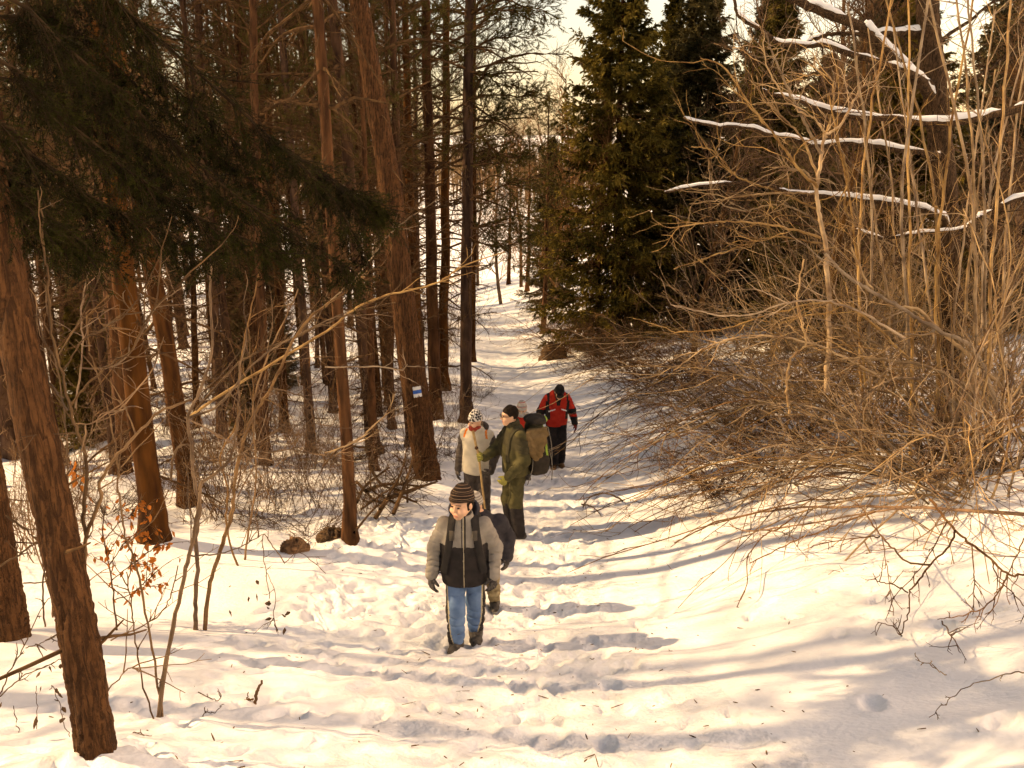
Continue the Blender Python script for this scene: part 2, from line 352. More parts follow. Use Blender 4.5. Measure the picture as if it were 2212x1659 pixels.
# ------------------------------------------------------------------ pines: five grown models, each tree stands as an object of its own
def grow_pine(seed, H=17.0, r0=.16, live=6.2):
    rng = np.random.RandomState(seed)
    zs = np.concatenate([[-.4, 0, .12, .25, .45, .8], np.linspace(1.3, H, 28)]); wob = np.cumsum(rng.normal(size=(34, 2))*.018, 0); wob -= wob[1]; wob[0] = wob[1]
    tp = np.column_stack([wob, zs]); rr = r0*(1-.86*(np.clip(zs, 0, H)/H)**1.15)*(1+.55*np.exp(-np.clip(zs, 0, 9)/.22))*(1+rng.normal(size=34)*.02)
    tm = MB().tubes(tp, rr, 12)
    Vt = tm.V[0]; ang = np.arctan2(Vt[:, 1], Vt[:, 0]); Vt[:, :2] *= (1+.05*vnoise(ang*2.2+20, Vt[:, 2]*4+50, seed)[:, None])
    trunk = tm.mesh('trunk', [M['bark_far']])
    # whorls
    b, d, L, g = [], [], [], []
    z = .7
    while z < H-.3:
        n = rng.randint(3, 6); a0 = rng.uniform(0, 6.28)
        for k in range(n):
            a = a0+k*6.28/n+rng.normal()*.3
            isl = z > live
            el = rng.normal(-.12, .18) if not isl else rng.normal(.08+.6*(z-live)/(H-live), .15)
            ln = rng.uniform(.4, 1.9)*(1 if z > 2.2 else .6) if not isl else rng.uniform(1.2, 2.9)*(1-.75*((z-live)/(H-live))**1.4)
            if z < 2.0 and rng.rand() < .3: continue
            i = np.interp(z, zs, np.arange(34)); c = tp[int(i)]
            b.append((c[0], c[1], z)); d.append((math.cos(a)*math.cos(el), math.sin(a)*math.cos(el), math.sin(el))); L.append(ln); g.append(-.03 if not isl else .03)
        z += rng.uniform(.30, .58)
    b, d, L, g = map(np.array, (b, d, L, g))
    P1 = grow(rng, b, d, L, 7, .10, g); lv = b[:, 2] > live
    R1 = (.006+.010*L[:, None]*np.linspace(1, .2, 7)[None])
    B1, D1, par, t = spawn(rng, P1, 8, .15, 1, .85, .25, .45)
    L2 = L[par]*rng.uniform(.12, .42, len(par))*(1.15-t*.6)
    P2 = grow(rng, B1, D1, L2, 4, .16, np.where(lv[par], .05, -.04)); R2 = np.linspace(.0075, .003, 4)[None].repeat(len(P2), 0)
    B3, D3, par3, t3 = spawn(rng, P2, 2, .3, .9, .8, .25, .5)
    P3 = grow(rng, B3, D3, L2[par3]*rng.uniform(.3, .6, len(par3)), 3, .2, 0); R3 = np.linspace(.0045, .0025, 3)[None].repeat(len(P3), 0)
    limbs = MB().tubes(P1, R1, 4).tubes(P2, R2, 3).tubes(P3, R3, 3).mesh('limbs', [M['dead']])
    cm = MB(); lv2 = lv[par]; lv3 = lv2[par3]
    for Pt, sel, k, ns in ((P2, lv2, 2, 13), (P3, lv3, 1, 12), (P1, lv, 2, 12)):
        Q = Pt[sel]
        bb, dd, pp, tt = spawn(rng, Q, k, .45, 1.0, .25, .2)
        low = bb[:, 2] < live+4.5
        for msk, nn, ln, wd in ((low, ns, .10, .010), (~low, 3, .15, .022)):
            b_, d_ = bb[msk], dd[msk]
            if len(b_) == 0: continue
            B = np.repeat(b_, nn, 0)+rng.normal(size=(len(b_)*nn, 3))*.02; D = N3(np.repeat(d_, nn, 0)+rng.normal(size=(len(b_)*nn, 3))*.75+np.array([0, 0, .15]))
            cm.needles(B, D, rng.uniform(.7, 1.2, len(B))*ln, wd, rng)
    crown = cm.mesh('crown', [M['pine_needle']], smooth=False)
    return trunk, limbs, crown
PINES = [grow_pine(100+i, 17+1.5*(i % 3), .16, (5.0, 6.0, 7.2, 4.2, 6.6)[i]) for i in range(5)]
def align(o, d, rz, s, sz):
    d = Vector(d).normalized(); q = Vector((0, 0, 1)).rotation_difference(d)
    o.rotation_mode = 'QUATERNION'; o.rotation_quaternion = q @ Matrix.Rotation(rz, 3, 'Z').to_quaternion(); o.scale = (s, s, sz)
_rt = np.random.RandomState(5)
def place_pine(label, base, d, r, group, k=None, sz=None, crown=True):
    k = _rt.randint(5) if k is None else k; tr, li, cw = PINES[k]
    o = thing('pine_tree', label, 'tree', base, group)
    align(o, d, _rt.uniform(0, 6.28), max(.45, r/.16), sz or _rt.uniform(.92, 1.15))
    obj('trunk', tr, o); obj('limbs', li, o)
    if crown: obj('crown', cw, o)
    return o
stand = []
for i, (nm, bp_, tp_, w, lab) in enumerate(TREES):
    g = above(*bp_); g[2] = gz(g[0], g[1]); top = at_y(*tp_, g[1]+_rt.normal()*.15)
    stand.append(g[:2]); place_pine(lab, g, top-g, w*depth_of(g)/FPX*.5*.80, 'pines left of the path', k=i % 5, crown=nm not in ('T3', 'T4', 'T5', 'T6', 'T11', 'T22'))
stand = [tuple(s) for s in stand]
def pine_limb(tree, pix, Y, r, rng, live=True):
    org = np.array(tree.location); mw = tree.matrix_basis.inverted()
    c = spline(np.array([at_y(*cr('D', *q), Y) for q in pix]), 18); c[1:] += rng.normal(size=(17, 3))*.015
    m = MB().tubes(c, np.linspace(r, r*.25, 18), 6); b2, d2, p_, t_ = spawn(rng, c[None], 26, .12, 1, .8, .25, .5); P2 = grow(rng, b2, d2, rng.uniform(.15, .75, 26), 6, .12, .0); m.tubes(P2, np.tile(np.linspace(.008, .003, 6), (26, 1)), 4)
    b3, d3, p_, t_ = spawn(rng, P2, 6, .15, 1, .7, .25); P3 = grow(rng, b3, d3, rng.uniform(.08, .3, len(b3)), 4, .15, .0); m.tubes(P3, np.tile(np.linspace(.004, .002, 4), (len(b3), 1)), 3)
    me = m.mesh('limb', [M['dead']]); me.transform(mw); l = obj('limb', me, tree)
    if live:
        n_ = MB(); b4, d4, p_, t_ = spawn(rng, P3, 22, .3, 1, .5, .3); n_.needles(b4, d4, rng.uniform(.05, .10, len(b4)), .009, rng); me = n_.mesh('needles', [M['pine_needle']], smooth=False); me.transform(mw); obj('needles', me, l)
pt = [o for o in COL.objects if o.get('label', '').startswith('straight pine nearest the path')][0]
bpy.context.view_layer.update(); rl_ = np.random.RandomState(77)
for pix, r, lv in ((((930, 600), (985, 500), (1080, 390), (1250, 342), (1400, 338), (1530, 345)), .045, False), (((930, 620), (1000, 605), (1100, 600), (1300, 610), (1430, 622)), .03, True), (((920, 840), (1000, 880), (1090, 960), (1190, 1000), (1280, 970)), .03, True),
    (((920, 1070), (1000, 1030), (1060, 1000), (1200, 985)), .025, True), (((920, 1265), (1050, 1210), (1180, 1150), (1350, 1110)), .03, True), (((920, 860), (1000, 862), (1090, 860), (1180, 850)), .022, False), (((930, 200), (1030, 110), (1150, 60), (1300, 120)), .035, True), (((930, 320), (1050, 250), (1200, 230), (1320, 250)), .03, True),
    (((920, 1440), (1050, 1420), (1180, 1370), (1210, 1350)), .025, True), (((910, 1500), (1000, 1540), (1130, 1560), (1260, 1500)), .022, True), (((920, 760), (1020, 730), (1180, 700), (1260, 600)), .022, True), (((920, 450), (1020, 470), (1120, 540), (1220, 520)), .025, True), (((930, 60), (1040, -20), (1200, 20), (1400, 70)), .035, True)):
    pine_limb(pt, pix, pt.location.y+rl_.normal()*.5, r, rl_, lv)
# the wood behind: trunks further off, left of the path, and a few beyond the right thicket
def clear(x, y, r):
    return all((x-a)**2+(y-b)**2 > r*r for a, b in stand)
n = 0; tries = 0
while n < 74 and tries < 4000:
    tries += 1
    y = _rt.uniform(13.5, 74); x = -_rt.uniform(.9, 1.0+y*.60)
    if 22 < y < 46 and _rt.rand() < .45: continue
    if x > path_x(y)-1.7-.03*y or not clear(x, y, 1.1 if y < 30 else 1.5): continue
    stand.append((x, y)); n += 1
    place_pine('slender background pine deep in the wood left of the path', (x, y, gz(x, y)), (_rt.normal()*.03-.012, _rt.normal()*.02, 1), _rt.uniform(.09, .17), 'background pines deep in the wood', crown=not (20 < y < 44 and x > -13))
n = 0; tries = 0
while n < 52 and tries < 4000:
    tries += 1
    y = _rt.uniform(12.5, 30); x = -_rt.uniform(1.5, 1.0+y*.58)
    if x > path_x(y)-1.9-.03*y or not clear(x, y, .8): continue
    stand.append((x, y)); n += 1
    place_pine('thin dead-limbed pine pole in the dim wood left of the path', (x, y, gz(x, y)), (_rt.normal()*.04, _rt.normal()*.04, 1), _rt.uniform(.045, .09), 'thin dead-limbed pine poles', sz=_rt.uniform(.5, .75), crown=False)
# trees left of the frame whose shade falls across the snow in view
for (x, y, r) in [(-7.0, 5.3, .17), (-11.5, 7.6, .16)]:
    stand.append((x, y)); place_pine('pine standing at the left edge of the wood, mostly out of view', (x, y, gz(x, y)), (_rt.normal()*.02, _rt.normal()*.02, 1), r, 'pines at the left edge')

# near trunks with modelled bark
def bark_trunk(pts, radii, sides=44, step=.022, seed=0, flare=.5, amp=.11, zig=1.0):
    P = np.asarray(pts, float); L = np.linalg.norm(np.diff(P, axis=0), axis=1).sum(); S = int(min(L/step, 420))
    C = spline(np.column_stack([P, radii]), S); c, r = C[:, :3], C[:, 3]
    s = np.linspace(0, L, S); r = r*(1+flare*np.exp(-s/.22))
    m = MB().tubes(c, np.ones(S), sides); ring = m.V[0].reshape(S, sides, 3)-c[:, None]
    th = np.arange(sides)*2*np.pi/sides; T, Z = np.meshgrid(th, s); X = np.cos(T); Y = np.sin(T)
    q = 1.0*r.mean()*22
    wz = Z*3.2+.8*vnoise(X*q*.6+9, Y*q*.6+Z*2, seed+5)
    n1 = vnoise(X*q+30+wz*.15, Y*q+30+Z*1.7, seed); n2 = vnoise(X*q*2.1+60, Y*q*2.1+60+Z*5.5, seed+1); n3 = vnoise(T*sides/6.28*.6, Z*30, seed+2)
    fis = -np.exp(-(n1/.07)**2)-.7*np.exp(-(n2/.08)**2)
    disp = amp*r[:, None]*(fis*.9+.5*n3+.8*n2)+.10*r[:, None]*vnoise(X*1.3+5, Y*1.3+Z*1.1+7, seed+3)
    Vv = c[:, None]+ring*(r[:, None]+disp)[..., None]
    return MB().add(Vv.reshape(-1, 3), m.Q[0])
def stubs(c0, d, rng, n, zr, ln, r):
    """short dead branch stubs around a trunk axis c0 + t*d"""
    t = rng.uniform(*zr, n); a = rng.uniform(0, 6.28, n); b = np.asarray(c0)[None]+np.asarray(d)[None]*t[:, None]
    dr = np.stack([np.cos(a), np.sin(a), rng.normal(-.1, .25, n)], -1)
    L = rng.uniform(*ln, n); return grow(rng, b, dr, L, 5, .12, -.02), np.linspace(1, .35, 5)[None]*rng.uniform(*r, n)[:, None]
def near_tree(label, pxs, w0, w1, seed, ydrift=0.0, hl=8.0, group='near trunks', zcrown=None, k=0, stub_n=10):
    g = above(*pxs[0]); pts = [g]; D0 = depth_of(g)
    for i, p in enumerate(pxs[1:]): pts.append(at_y(*p, g[1]+ydrift*(i+1)/len(pxs)))
    pts = np.array(pts); g = pts[0].copy(); g[2] = gz(g[0], g[1])-.02; pts[0] = g
    d = N3(pts[-1]-pts[-2]); last = pts[-1]
    ext = [last+d*1.5+np.array([0, 0, .2]), last+d*4+np.array([0, 0, 1.2]), last+d*7+np.array([0, 0, 3.4])]
    full = np.vstack([pts[:1]-np.array([0, 0, .25])-.25*(pts[1]-pts[0])/np.linalg.norm(pts[1]-pts[0])*np.array([1, 1, 0]), pts, ext])
    n = len(full); r0 = w0*D0/FPX*.5; r1 = w1*D0/FPX*.5
    rad = np.interp(np.arange(n), [0, 1, n-4, n-1], [r0, r0, r1, r1*.45])
    o = thing('pine_tree', label, 'tree', g, group)
    obj('trunk', bark_trunk(full-g, rad, seed=seed).mesh('trunk', [M['bark']]), o)
    rng = np.random.RandomState(seed)
    sp, sr = stubs(pts[1]-g, (pts[-1]-pts[1]), rng, stub_n, (.05, 1.2), (.12, .9), (.006, .014))
    for q in range(len(sp)): obj('dead_limb', MB().tubes(sp[q], sr[q], 5).mesh('dead_limb', [M['dead']]), o)
    li = obj('limbs', PINES[k][1], o); cw = obj('crown', PINES[k][2], o)
    for q in (li, cw):     # crown of the same growth, moved to the top of this trunk
        q.location = tuple(np.array(full[-1]-g)-np.array([0, 0, 15.5])*.72); q.scale = (1.0, 1.0, .72)
    return o, g, pts
t1, g1, p1 = near_tree('thick leaning trunk in the left foreground with rough brown bark', T1_px, 84, 66, 21, ydrift=.25, k=1, stub_n=7)
t2, g2, p2 = near_tree('trunk cut off by the left edge of the picture', T2_px, 78, 66, 22, k=0, stub_n=6)
t13, g13, p13 = near_tree('leaning pine bearing the painted white and blue trail marker', T13_px, 56, 34, 23, ydrift=-.2, k=2, stub_n=12)
# the lower limbs of those three are not in view: strip what hangs below the crown
for t in (t1, t2, t13):
    for c in list(t.children):
        if c.name.startswith('limbs'): bpy.data.objects.remove(c)
# painted marker on the marked pine: white, blue, white, lying on the bark
mk = bpy.data.objects.new('trail_marker', None); COL.objects.link(mk); mk.parent = t13
mk['label'] = 'white, blue and white painted trail blaze'
M['paint_white'] = mat('paint_white', (.75, .75, .74), (.62, .61, .58), 30, rough=.6, bump=.3, bscale=60)
M['paint_blue'] = mat('paint_blue', (.02, .10, .42), (.03, .14, .5), 30, rough=.6, bump=.3, bscale=60)
yb = 840.0; ctr_px = np.interp(yb, [720, 900], [880, 905])
cm_ = at_y(ctr_px, yb, p13[1][1]); up = N3(at_y(880, 720, p13[1][1])-at_y(905, 900, p13[1][1])); rm = 50*depth_of(cm_)/FPX*.5*1.02
axx = N3(np.cross(up, [0, 1, 0])); ayy = np.cross(up, axx)
if np.dot(ayy, [0, 1, 0]) > 0: ayy = -ayy
sx = np.sign(axx[0])
for i, (nm, mt) in enumerate((('white_stripe', 'paint_white'), ('blue_stripe', 'paint_blue'), ('white_stripe', 'paint_white'))):
    hh = .055; z1 = (1-i)*hh+hh*.5; th = np.linspace(-.05, .62, 14)
    vv = []
    for rr_ in (rm+.012, rm-.03):
        for z in (z1-hh, z1-.002):
            jit = .004*np.sin(th*37+i*3+z*90)+.005*np.sin(th*83+i*5+z*210)
            vv.append(cm_[None]+up[None]*(z+jit)[:, None]+rr_*(axx[None]*sx*np.sin(th)[:, None]+ayy[None]*np.cos(th)[:, None]))
    A = np.arange(14); f = lambda a, b: np.stack([a*14+A[:-1], a*14+A[1:], b*14+A[1:], b*14+A[:-1]], -1)
    obj(nm, mesh(nm, np.concatenate(vv)-g13, np.concatenate([f(0, 1), f(1, 3), f(3, 2), f(2, 0), [[0, 14, 42, 28], [13, 27, 55, 41]]]), None, [M[mt]], smooth=False), mk)

# ------------------------------------------------------------------ spruces
def grow_spruce(seed, H=14.0, spread=.24):
    rng = np.random.RandomState(seed)
    zs = np.linspace(-.3, H, 20); tp = np.column_stack([np.zeros((20, 2)), zs]); trunk = MB().tubes(tp, .17*(1-np.clip(zs, 0, H)/H*.95)*(1+.3*np.exp(-np.clip(zs, 0, 9)/.3)), 9).mesh('trunk', [M['bark_far']])
    b, d, L = [], [], []; z = .5
    while z < H-.15:
        n = 7 if z < H*.8 else 5; a0 = rng.uniform(0, 6.28)
        for k in range(n):
            a = a0+k*6.28/n+rng.normal()*.25; el = np.interp(z/H, [0, .5, .85, 1], [-.25, -.1, .3, .9])+rng.normal()*.12
            b.append((0, 0, z+rng.normal()*.06)); d.append((math.cos(a)*math.cos(el), math.sin(a)*math.cos(el), math.sin(el)))
            L.append(((H-z)*spread*(1-.25*(1-z/H)**3)+.22)*rng.uniform(.62, 1.18))
        z += np.interp(z/H, [0, 1], [.24, .20])
    b, d, L = map(np.array, (b, d, L)); P1 = grow(rng, b, d, L, 8, .07, -.02+.06*rng.rand(len(b)))
    # boughs sag, tips lift
    s = np.linspace(0, 1, 8); P1[:, :, 2] -= (L[:, None]*.16)*(np.sin(s*np.pi)[None]*.6+s[None]*.6-(s[None]**4)*.5)
    limbs = MB().tubes(P1, (.008+.008*L)[:, None]*np.linspace(1, .25, 8)[None], 4).mesh('limbs', [M['dead']])
    cm = MB(); nb = 44
    bb, dd, par, t = spawn(rng, P1, nb, .12, 1.0, .75, .2, .3)
    dd = N3(dd+np.array([0, 0, -.55])*rng.uniform(.2, 1.3, len(dd))[:, None]); l2 = rng.uniform(.18, .5, len(bb))*(.55+.24*L[par])*(1.15-.5*t)
    P2 = grow(rng, bb, dd, l2, 4, .10, -.10)
    # each hanging spray carries needle tufts as small narrow triangles
    for k, wd in ((19, .042),):
        b3, d3, p3, t3 = spawn(rng, P2, k, .0, 1.0, .55, .2); cm.needles(b3, N3(d3+np.array([0, 0, -.25])), rng.uniform(.05, .13, len(b3)), wd, rng)
    crown = cm.mesh('crown', [M['spruce_needle']], smooth=False)
    return trunk, limbs, crown
SPR = [grow_spruce(300+i, 14, sp) for i, sp in enumerate((.235, .21, .25))]
def place_spruce(label, base, H, w, k, group, rz=None):
    tr, li, cw = SPR[k]; o = thing('spruce_tree', label, 'tree', base, group)
    s = H/14.0; o.scale = (s*w, s*w, s); o.rotation_euler = (_rt.normal()*.015, _rt.normal()*.015, _rt.uniform(0, 6.28) if rz is None else rz)
    obj('trunk', tr, o); obj('limbs', li, o); obj('crown', cw, o); stand.append((base[0], base[1])); return o
def on_ground(x, y): return (x, y, gz(x, y))
place_spruce('tall dense spruce right of the path rising to the top edge', on_ground(3.7, 31), 14.3, 1.12, 0, 'spruces right of the path')
place_spruce('smaller spruce close behind the tall dense one on its left', on_ground(2.0, 43), 8.0, 1.1, 2, 'spruces right of the path')
place_spruce('spruce just right of the tall dense one, lower top', on_ground(6.6, 32), 12.6, 1.3, 1, 'spruces right of the path')
BSL = ['tall slim spruce second to the right of the tall dense one', 'short bushy spruce in front, right of the tall dense one', 'spruce behind the tips of the snow-laden branches', 'short spruce behind the heart of the thicket', 'tall spruce far back behind the snow-laden branches', 'low spruce left of the bare dark-barked trunk',
 'spruce directly behind the bare dark-barked trunk', 'low wide spruce behind the hazel canes', 'tall spruce far back right of the bare trunk', 'spruce behind the canes right of the bare trunk', 'distant spruce top between the tall dense one and its neighbour', 'spruce at the far right edge behind the canes', 'distant tall spruce top left of the bare trunk', 'distant spruce top behind the bare trunk', 'distant spruce top in the upper right corner']
for i, (x, y, H, w) in enumerate([(9.8, 34, 11.5, 1.15), (8.3, 24.5, 8.0, 1.1), (12.2, 30, 12.5, .95), (10.8, 25, 9.5, 1.05), (14.5, 37, 14, .9), (13.6, 25.5, 10.2, 1.0), (17, 30, 12.5, .95), (16.5, 24, 9, 1.1), (20, 36, 13, .9), (19, 27, 10, 1), (6.6, 40, 13, .85), (22, 30, 11, 1), (11.5, 44, 14, .9), (17, 45, 14, .9), (24, 42, 14, .9)]):
    place_spruce(BSL[i], on_ground(x, y), H, w*1.2, i % 3, 'background spruces on the right')
# understorey spruces among the pines
for i, (x, y, H) in enumerate([(-6.5, 24, 3.2), (-9.5, 19.5, 3.6), (-15, 20, 5), (-18, 30, 6), (-14, 46, 8), (-5.5, 17.5, 2.6), (-11, 22.5, 4), (-9, 28, 3.5), (-20, 24, 6), (-14.5, 31, 5), (-8.5, 16.5, 2.8), (-12.5, 17, 3.6), (-7, 50, 6), (-20, 40, 8)]):
    place_spruce('young dark spruce growing among the distant pine trunks', on_ground(x, y), H, 1.05, i % 3, 'understorey spruces')

for (x, y, r, lab) in [(1.3, 36, .11, 'low-branched pale pine beyond the tall dense spruce by the path'), (2.3, 44, .12, 'second pale pine further beyond the tall dense spruce'), (.9, 52, .13, 'far pale pine where the path leaves the wood'), (3.2, 50, .13, 'far pale pine right of the path end'), (-.2, 60, .14, 'farthest pine at the end of the path')]:
    o = place_pine(lab, on_ground(x, y), (.02, 0, 1), r, 'pale pines at the end of the path', k=3, sz=.55)
# ------------------------------------------------------------------ far wood on the other side of the valley, one mass
rng = np.random.RandomState(77); fm = MB()
n = 1300; X = rng.uniform(-200, 200, n); Y = rng.uniform(280, 460, n); Z = hbase(X, Y)
P = np.stack([np.stack([X, Y, Z], -1), np.stack([X, Y, Z+6], -1), np.stack([X+rng.normal(size=n), Y, Z+rng.uniform(9, 17, n)], -1)], 1)
fm.tubes(P, np.tile([.3, .25, .05], (n, 1)), 4)
bb, dd, pp, tt = spawn(rng, P, 26, .25, 1, .8, .3); bb2 = grow(rng, bb, dd, 3.2, 3, .2, .08); fm.tubes(bb2, np.tile([.12, .09, .03], (len(bb2), 1)), 3)
tag(obj('far_forest', fm.mesh('far_forest', [M['far_wood']])), 'bare brown wood across the valley behind the path', 'forest', kind='stuff')

# ------------------------------------------------------------------ spruce at the left whose boughs hang into the picture
rng = np.random.RandomState(401)
sp_base = np.array([-4.3, 3.4, gz(-4.3, 3.4)])
spr = thing('spruce_tree', 'dark spruce boughs hanging in from the upper left corner', 'tree', sp_base)
zs = np.linspace(-.3, 13, 60)
obj('trunk', bark_trunk(np.column_stack([np.zeros(6), np.zeros(6), np.linspace(-.3, 13, 6)]), np.linspace(.19, .04, 6), seed=44, sides=30, step=.05).mesh('trunk', [M['bark']]), spr)
LIMBS = [ # pixel, distance
 [((60, -190), 4.4), ((230, -15), 4.7), ((430, 160), 4.95), ((600, 312), 5.1), ((715, 425), 5.25), ((785, 545), 5.35)],
 [((-120, -60), 4.2), ((150, 110), 4.5), ((350, 290), 4.75), ((520, 430), 4.9), ((670, 525), 5.0), ((765, 585), 5.1)],
 [((-120, 90), 4.0), ((100, 230), 4.3), ((280, 370), 4.55), ((450, 480), 4.7), ((640, 560), 4.85)],
 [((-120, 230), 3.9), ((60, 330), 4.1), ((180, 415), 4.3), ((310, 480), 4.45), ((450, 540), 4.6)],
 [((-120, 330), 3.8), ((20, 400), 3.95), ((110, 470), 4.1), ((180, 530), 4.2)],
 [((-100, -190), 4.6), ((110, -60), 4.9), ((270, 90), 5.2), ((410, 220), 5.4), ((560, 350), 5.6)],
 [((-100, 20), 4.8), ((120, 40), 5.0), ((300, 190), 5.3), ((460, 330), 5.5), ((640, 460), 5.7)],
 [((-60, -60), 4.5), ((60, 60), 4.7), ((200, 210), 4.9), ((330, 330), 5.1), ((470, 420), 5.2), ((590, 500), 5.3)],
 [((560, 290), 5.2), ((690, 370), 5.45), ((770, 420), 5.6), ((822, 446), 5.7)],
 [((-60, 160), 4.5), ((80, 180), 4.7), ((220, 300), 4.9), ((360, 420), 5.0), ((500, 520), 5.1)],
 [((-40, -150), 5.3), ((80, -20), 5.4), ((180, 120), 5.5), ((260, 260), 5.6), ((330, 400), 5.7)],
]
lm = MB(); PL = []
for i, L in enumerate(LIMBS):
    p = np.array([at_y(*a, y) for a, y in L])-sp_base
    if i not in (8,): p = np.vstack([[0, 0, p[0][2]+.35], p])
    c = spline(p, 26); PL.append(c); lm.tubes(c, np.linspace(.013, .003, 26), 6)
PL = np.array(PL)
b2, d2, par, t = spawn(rng, PL, 82, .22, 1.0, .75, .2, .5)
d2 = N3(d2*.8+np.array([.08, 0, -.8])*rng.uniform(.1, 1.7, len(d2))[:, None]); l2 = rng.uniform(.14, .52, len(b2))*(1.15-.55*t)
P2 = grow(rng, b2, d2, l2, 7, .13, -.07); lm.tubes(P2, np.tile(np.linspace(.0045, .0018, 7), (len(P2), 1)), 3)
b3, d3, p3, t3 = spawn(rng, P2, 9, .05, .98, .85, .25, .8); l3 = l2[p3]*rng.uniform(.22, .55, len(b3))*(1.2-.6*t3)
P3 = grow(rng, b3, d3, l3, 4, .08, -.05); lm.tubes(P3, np.tile(np.linspace(.002, .001, 4), (len(P3), 1)), 3)
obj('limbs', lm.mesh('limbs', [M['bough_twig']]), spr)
nm_ = MB()
for Pq, k in ((P2, 46), (P3, 26)):
    b4, d4, p4, t4 = spawn(rng, Pq, k, 0, 1, .85, .18); nm_.needles(b4, d4, rng.uniform(.015, .024, len(b4)), .0036, rng)
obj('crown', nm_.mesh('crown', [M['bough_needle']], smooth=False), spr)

# ------------------------------------------------------------------ tangled shrubs
def grow_shrub(seed, n, lean, L=(1.8, 3.6), up=.55, grav=-.075, mt='twig_tan', r=.011, twigs=8, fine=2, spread=1.0, split=False, tg=.06, wan=.10):
    rng = np.random.RandomState(seed); a = rng.uniform(0, 6.28, n)
    b = np.column_stack([rng.normal(size=(n, 2))*.16, np.full(n, -.06)])
    d = np.stack([np.cos(a)*spread+lean[0], np.sin(a)*spread+lean[1], up+rng.rand(n)*.9], -1)
    ln = rng.uniform(*L, n); g = grav*rng.uniform(.4, 1.6, n)
    P1 = grow(rng, b, d, ln, 14, wan, g); rr = r*rng.uniform(.6, 1.35, n)
    st = [MB().tubes(P1[i], rr[i]*np.linspace(1, .35, 14), 5).mesh('stem', [M[mt]]) for i in range(n)] if split else MB().tubes(P1, rr[:, None]*np.linspace(1, .35, 14)[None], 5).mesh('stems', [M[mt]])
    b2, d2, p, t = spawn(rng, P1, twigs, .15, 1, .65, .25); l2 = ln[p]*rng.uniform(.12, .38, len(b2))*(1.2-.6*t)
    P2 = grow(rng, b2, d2, l2, 7, .15, tg); tw = MB().tubes(P2, (rr[p]*.55)[:, None]*np.linspace(1, .45, 7)[None], 3)
    b3, d3, p3, t3 = spawn(rng, P2, fine, .2, 1, .7, .25); P3 = grow(rng, b3, d3, l2[p3]*rng.uniform(.2, .5, len(b3)), 4, .16, 0)
    tw.tubes(P3, np.tile(np.linspace(.0036, .0022, 4), (len(P3), 1)), 3)
    return st, tw.mesh('twigs', [M[mt]])
SHR = [grow_shrub(501, 22, (-.85, -.1), split=True), grow_shrub(502, 20, (-.7, .15), L=(2.0, 4.2), grav=-.085, split=True), grow_shrub(503, 22, (-.2, 0), L=(1.4, 3.0), grav=-.05, split=True),
       grow_shrub(504, 19, (-1.1, 0), L=(2.2, 4.4), up=.3, grav=-.06, split=True), grow_shrub(505, 26, (-.3, -.2), L=(1.0, 2.2), mt='twig_brown', r=.007, twigs=11, split=True),
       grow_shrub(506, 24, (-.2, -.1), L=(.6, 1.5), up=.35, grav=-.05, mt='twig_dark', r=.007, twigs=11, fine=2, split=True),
       grow_shrub(507, 19, (-.95, -.05), L=(2.6, 4.8), up=.75, grav=-.10, r=.0105, twigs=6, fine=1, split=True, wan=.07, spread=1.0), grow_shrub(508, 18, (-.6, -.15), L=(2.2, 4.2), up=.5, grav=-.075, r=.010, mt='twig_brown', twigs=6, fine=1, split=True, wan=.08, tg=.09),
       grow_shrub(509, 20, (-.55, 0), L=(2.8, 4.8), up=1.5, grav=-.09, r=.0095, twigs=8, fine=2, split=True, wan=.10, tg=.04, spread=.9)]
BRU = [grow_shrub(511, 20, (0, 0), L=(.8, 2.0), up=1.3, grav=-.03, mt='twig_grey', r=.0055, twigs=10, spread=.8), grow_shrub(512, 16, (.1, 0), L=(1.0, 2.6), up=1.5, grav=-.02, mt='twig_brown', r=.006, twigs=6, spread=.5),
       grow_shrub(513, 22, (-.1, .1), L=(.5, 1.3), up=.6, grav=-.05, mt='twig_dark', r=.006, twigs=12, spread=1)]
def place_shrub(label, p, k, rz, s, group, bank=SHR, name='shrub'):
    o = thing(name, label, 'shrub', (p[0], p[1], gz(p[0], p[1])), group); o.rotation_euler = (0, 0, rz); o.scale = (s, s, s)
    if isinstance(bank[k][0], list):
        for me in bank[k][0]: obj('stem', me, o)
    else: tag(obj('stems', bank[k][0], o), kind='stuff')
    tag(obj('twigs', bank[k][1], o), kind='stuff'); return o
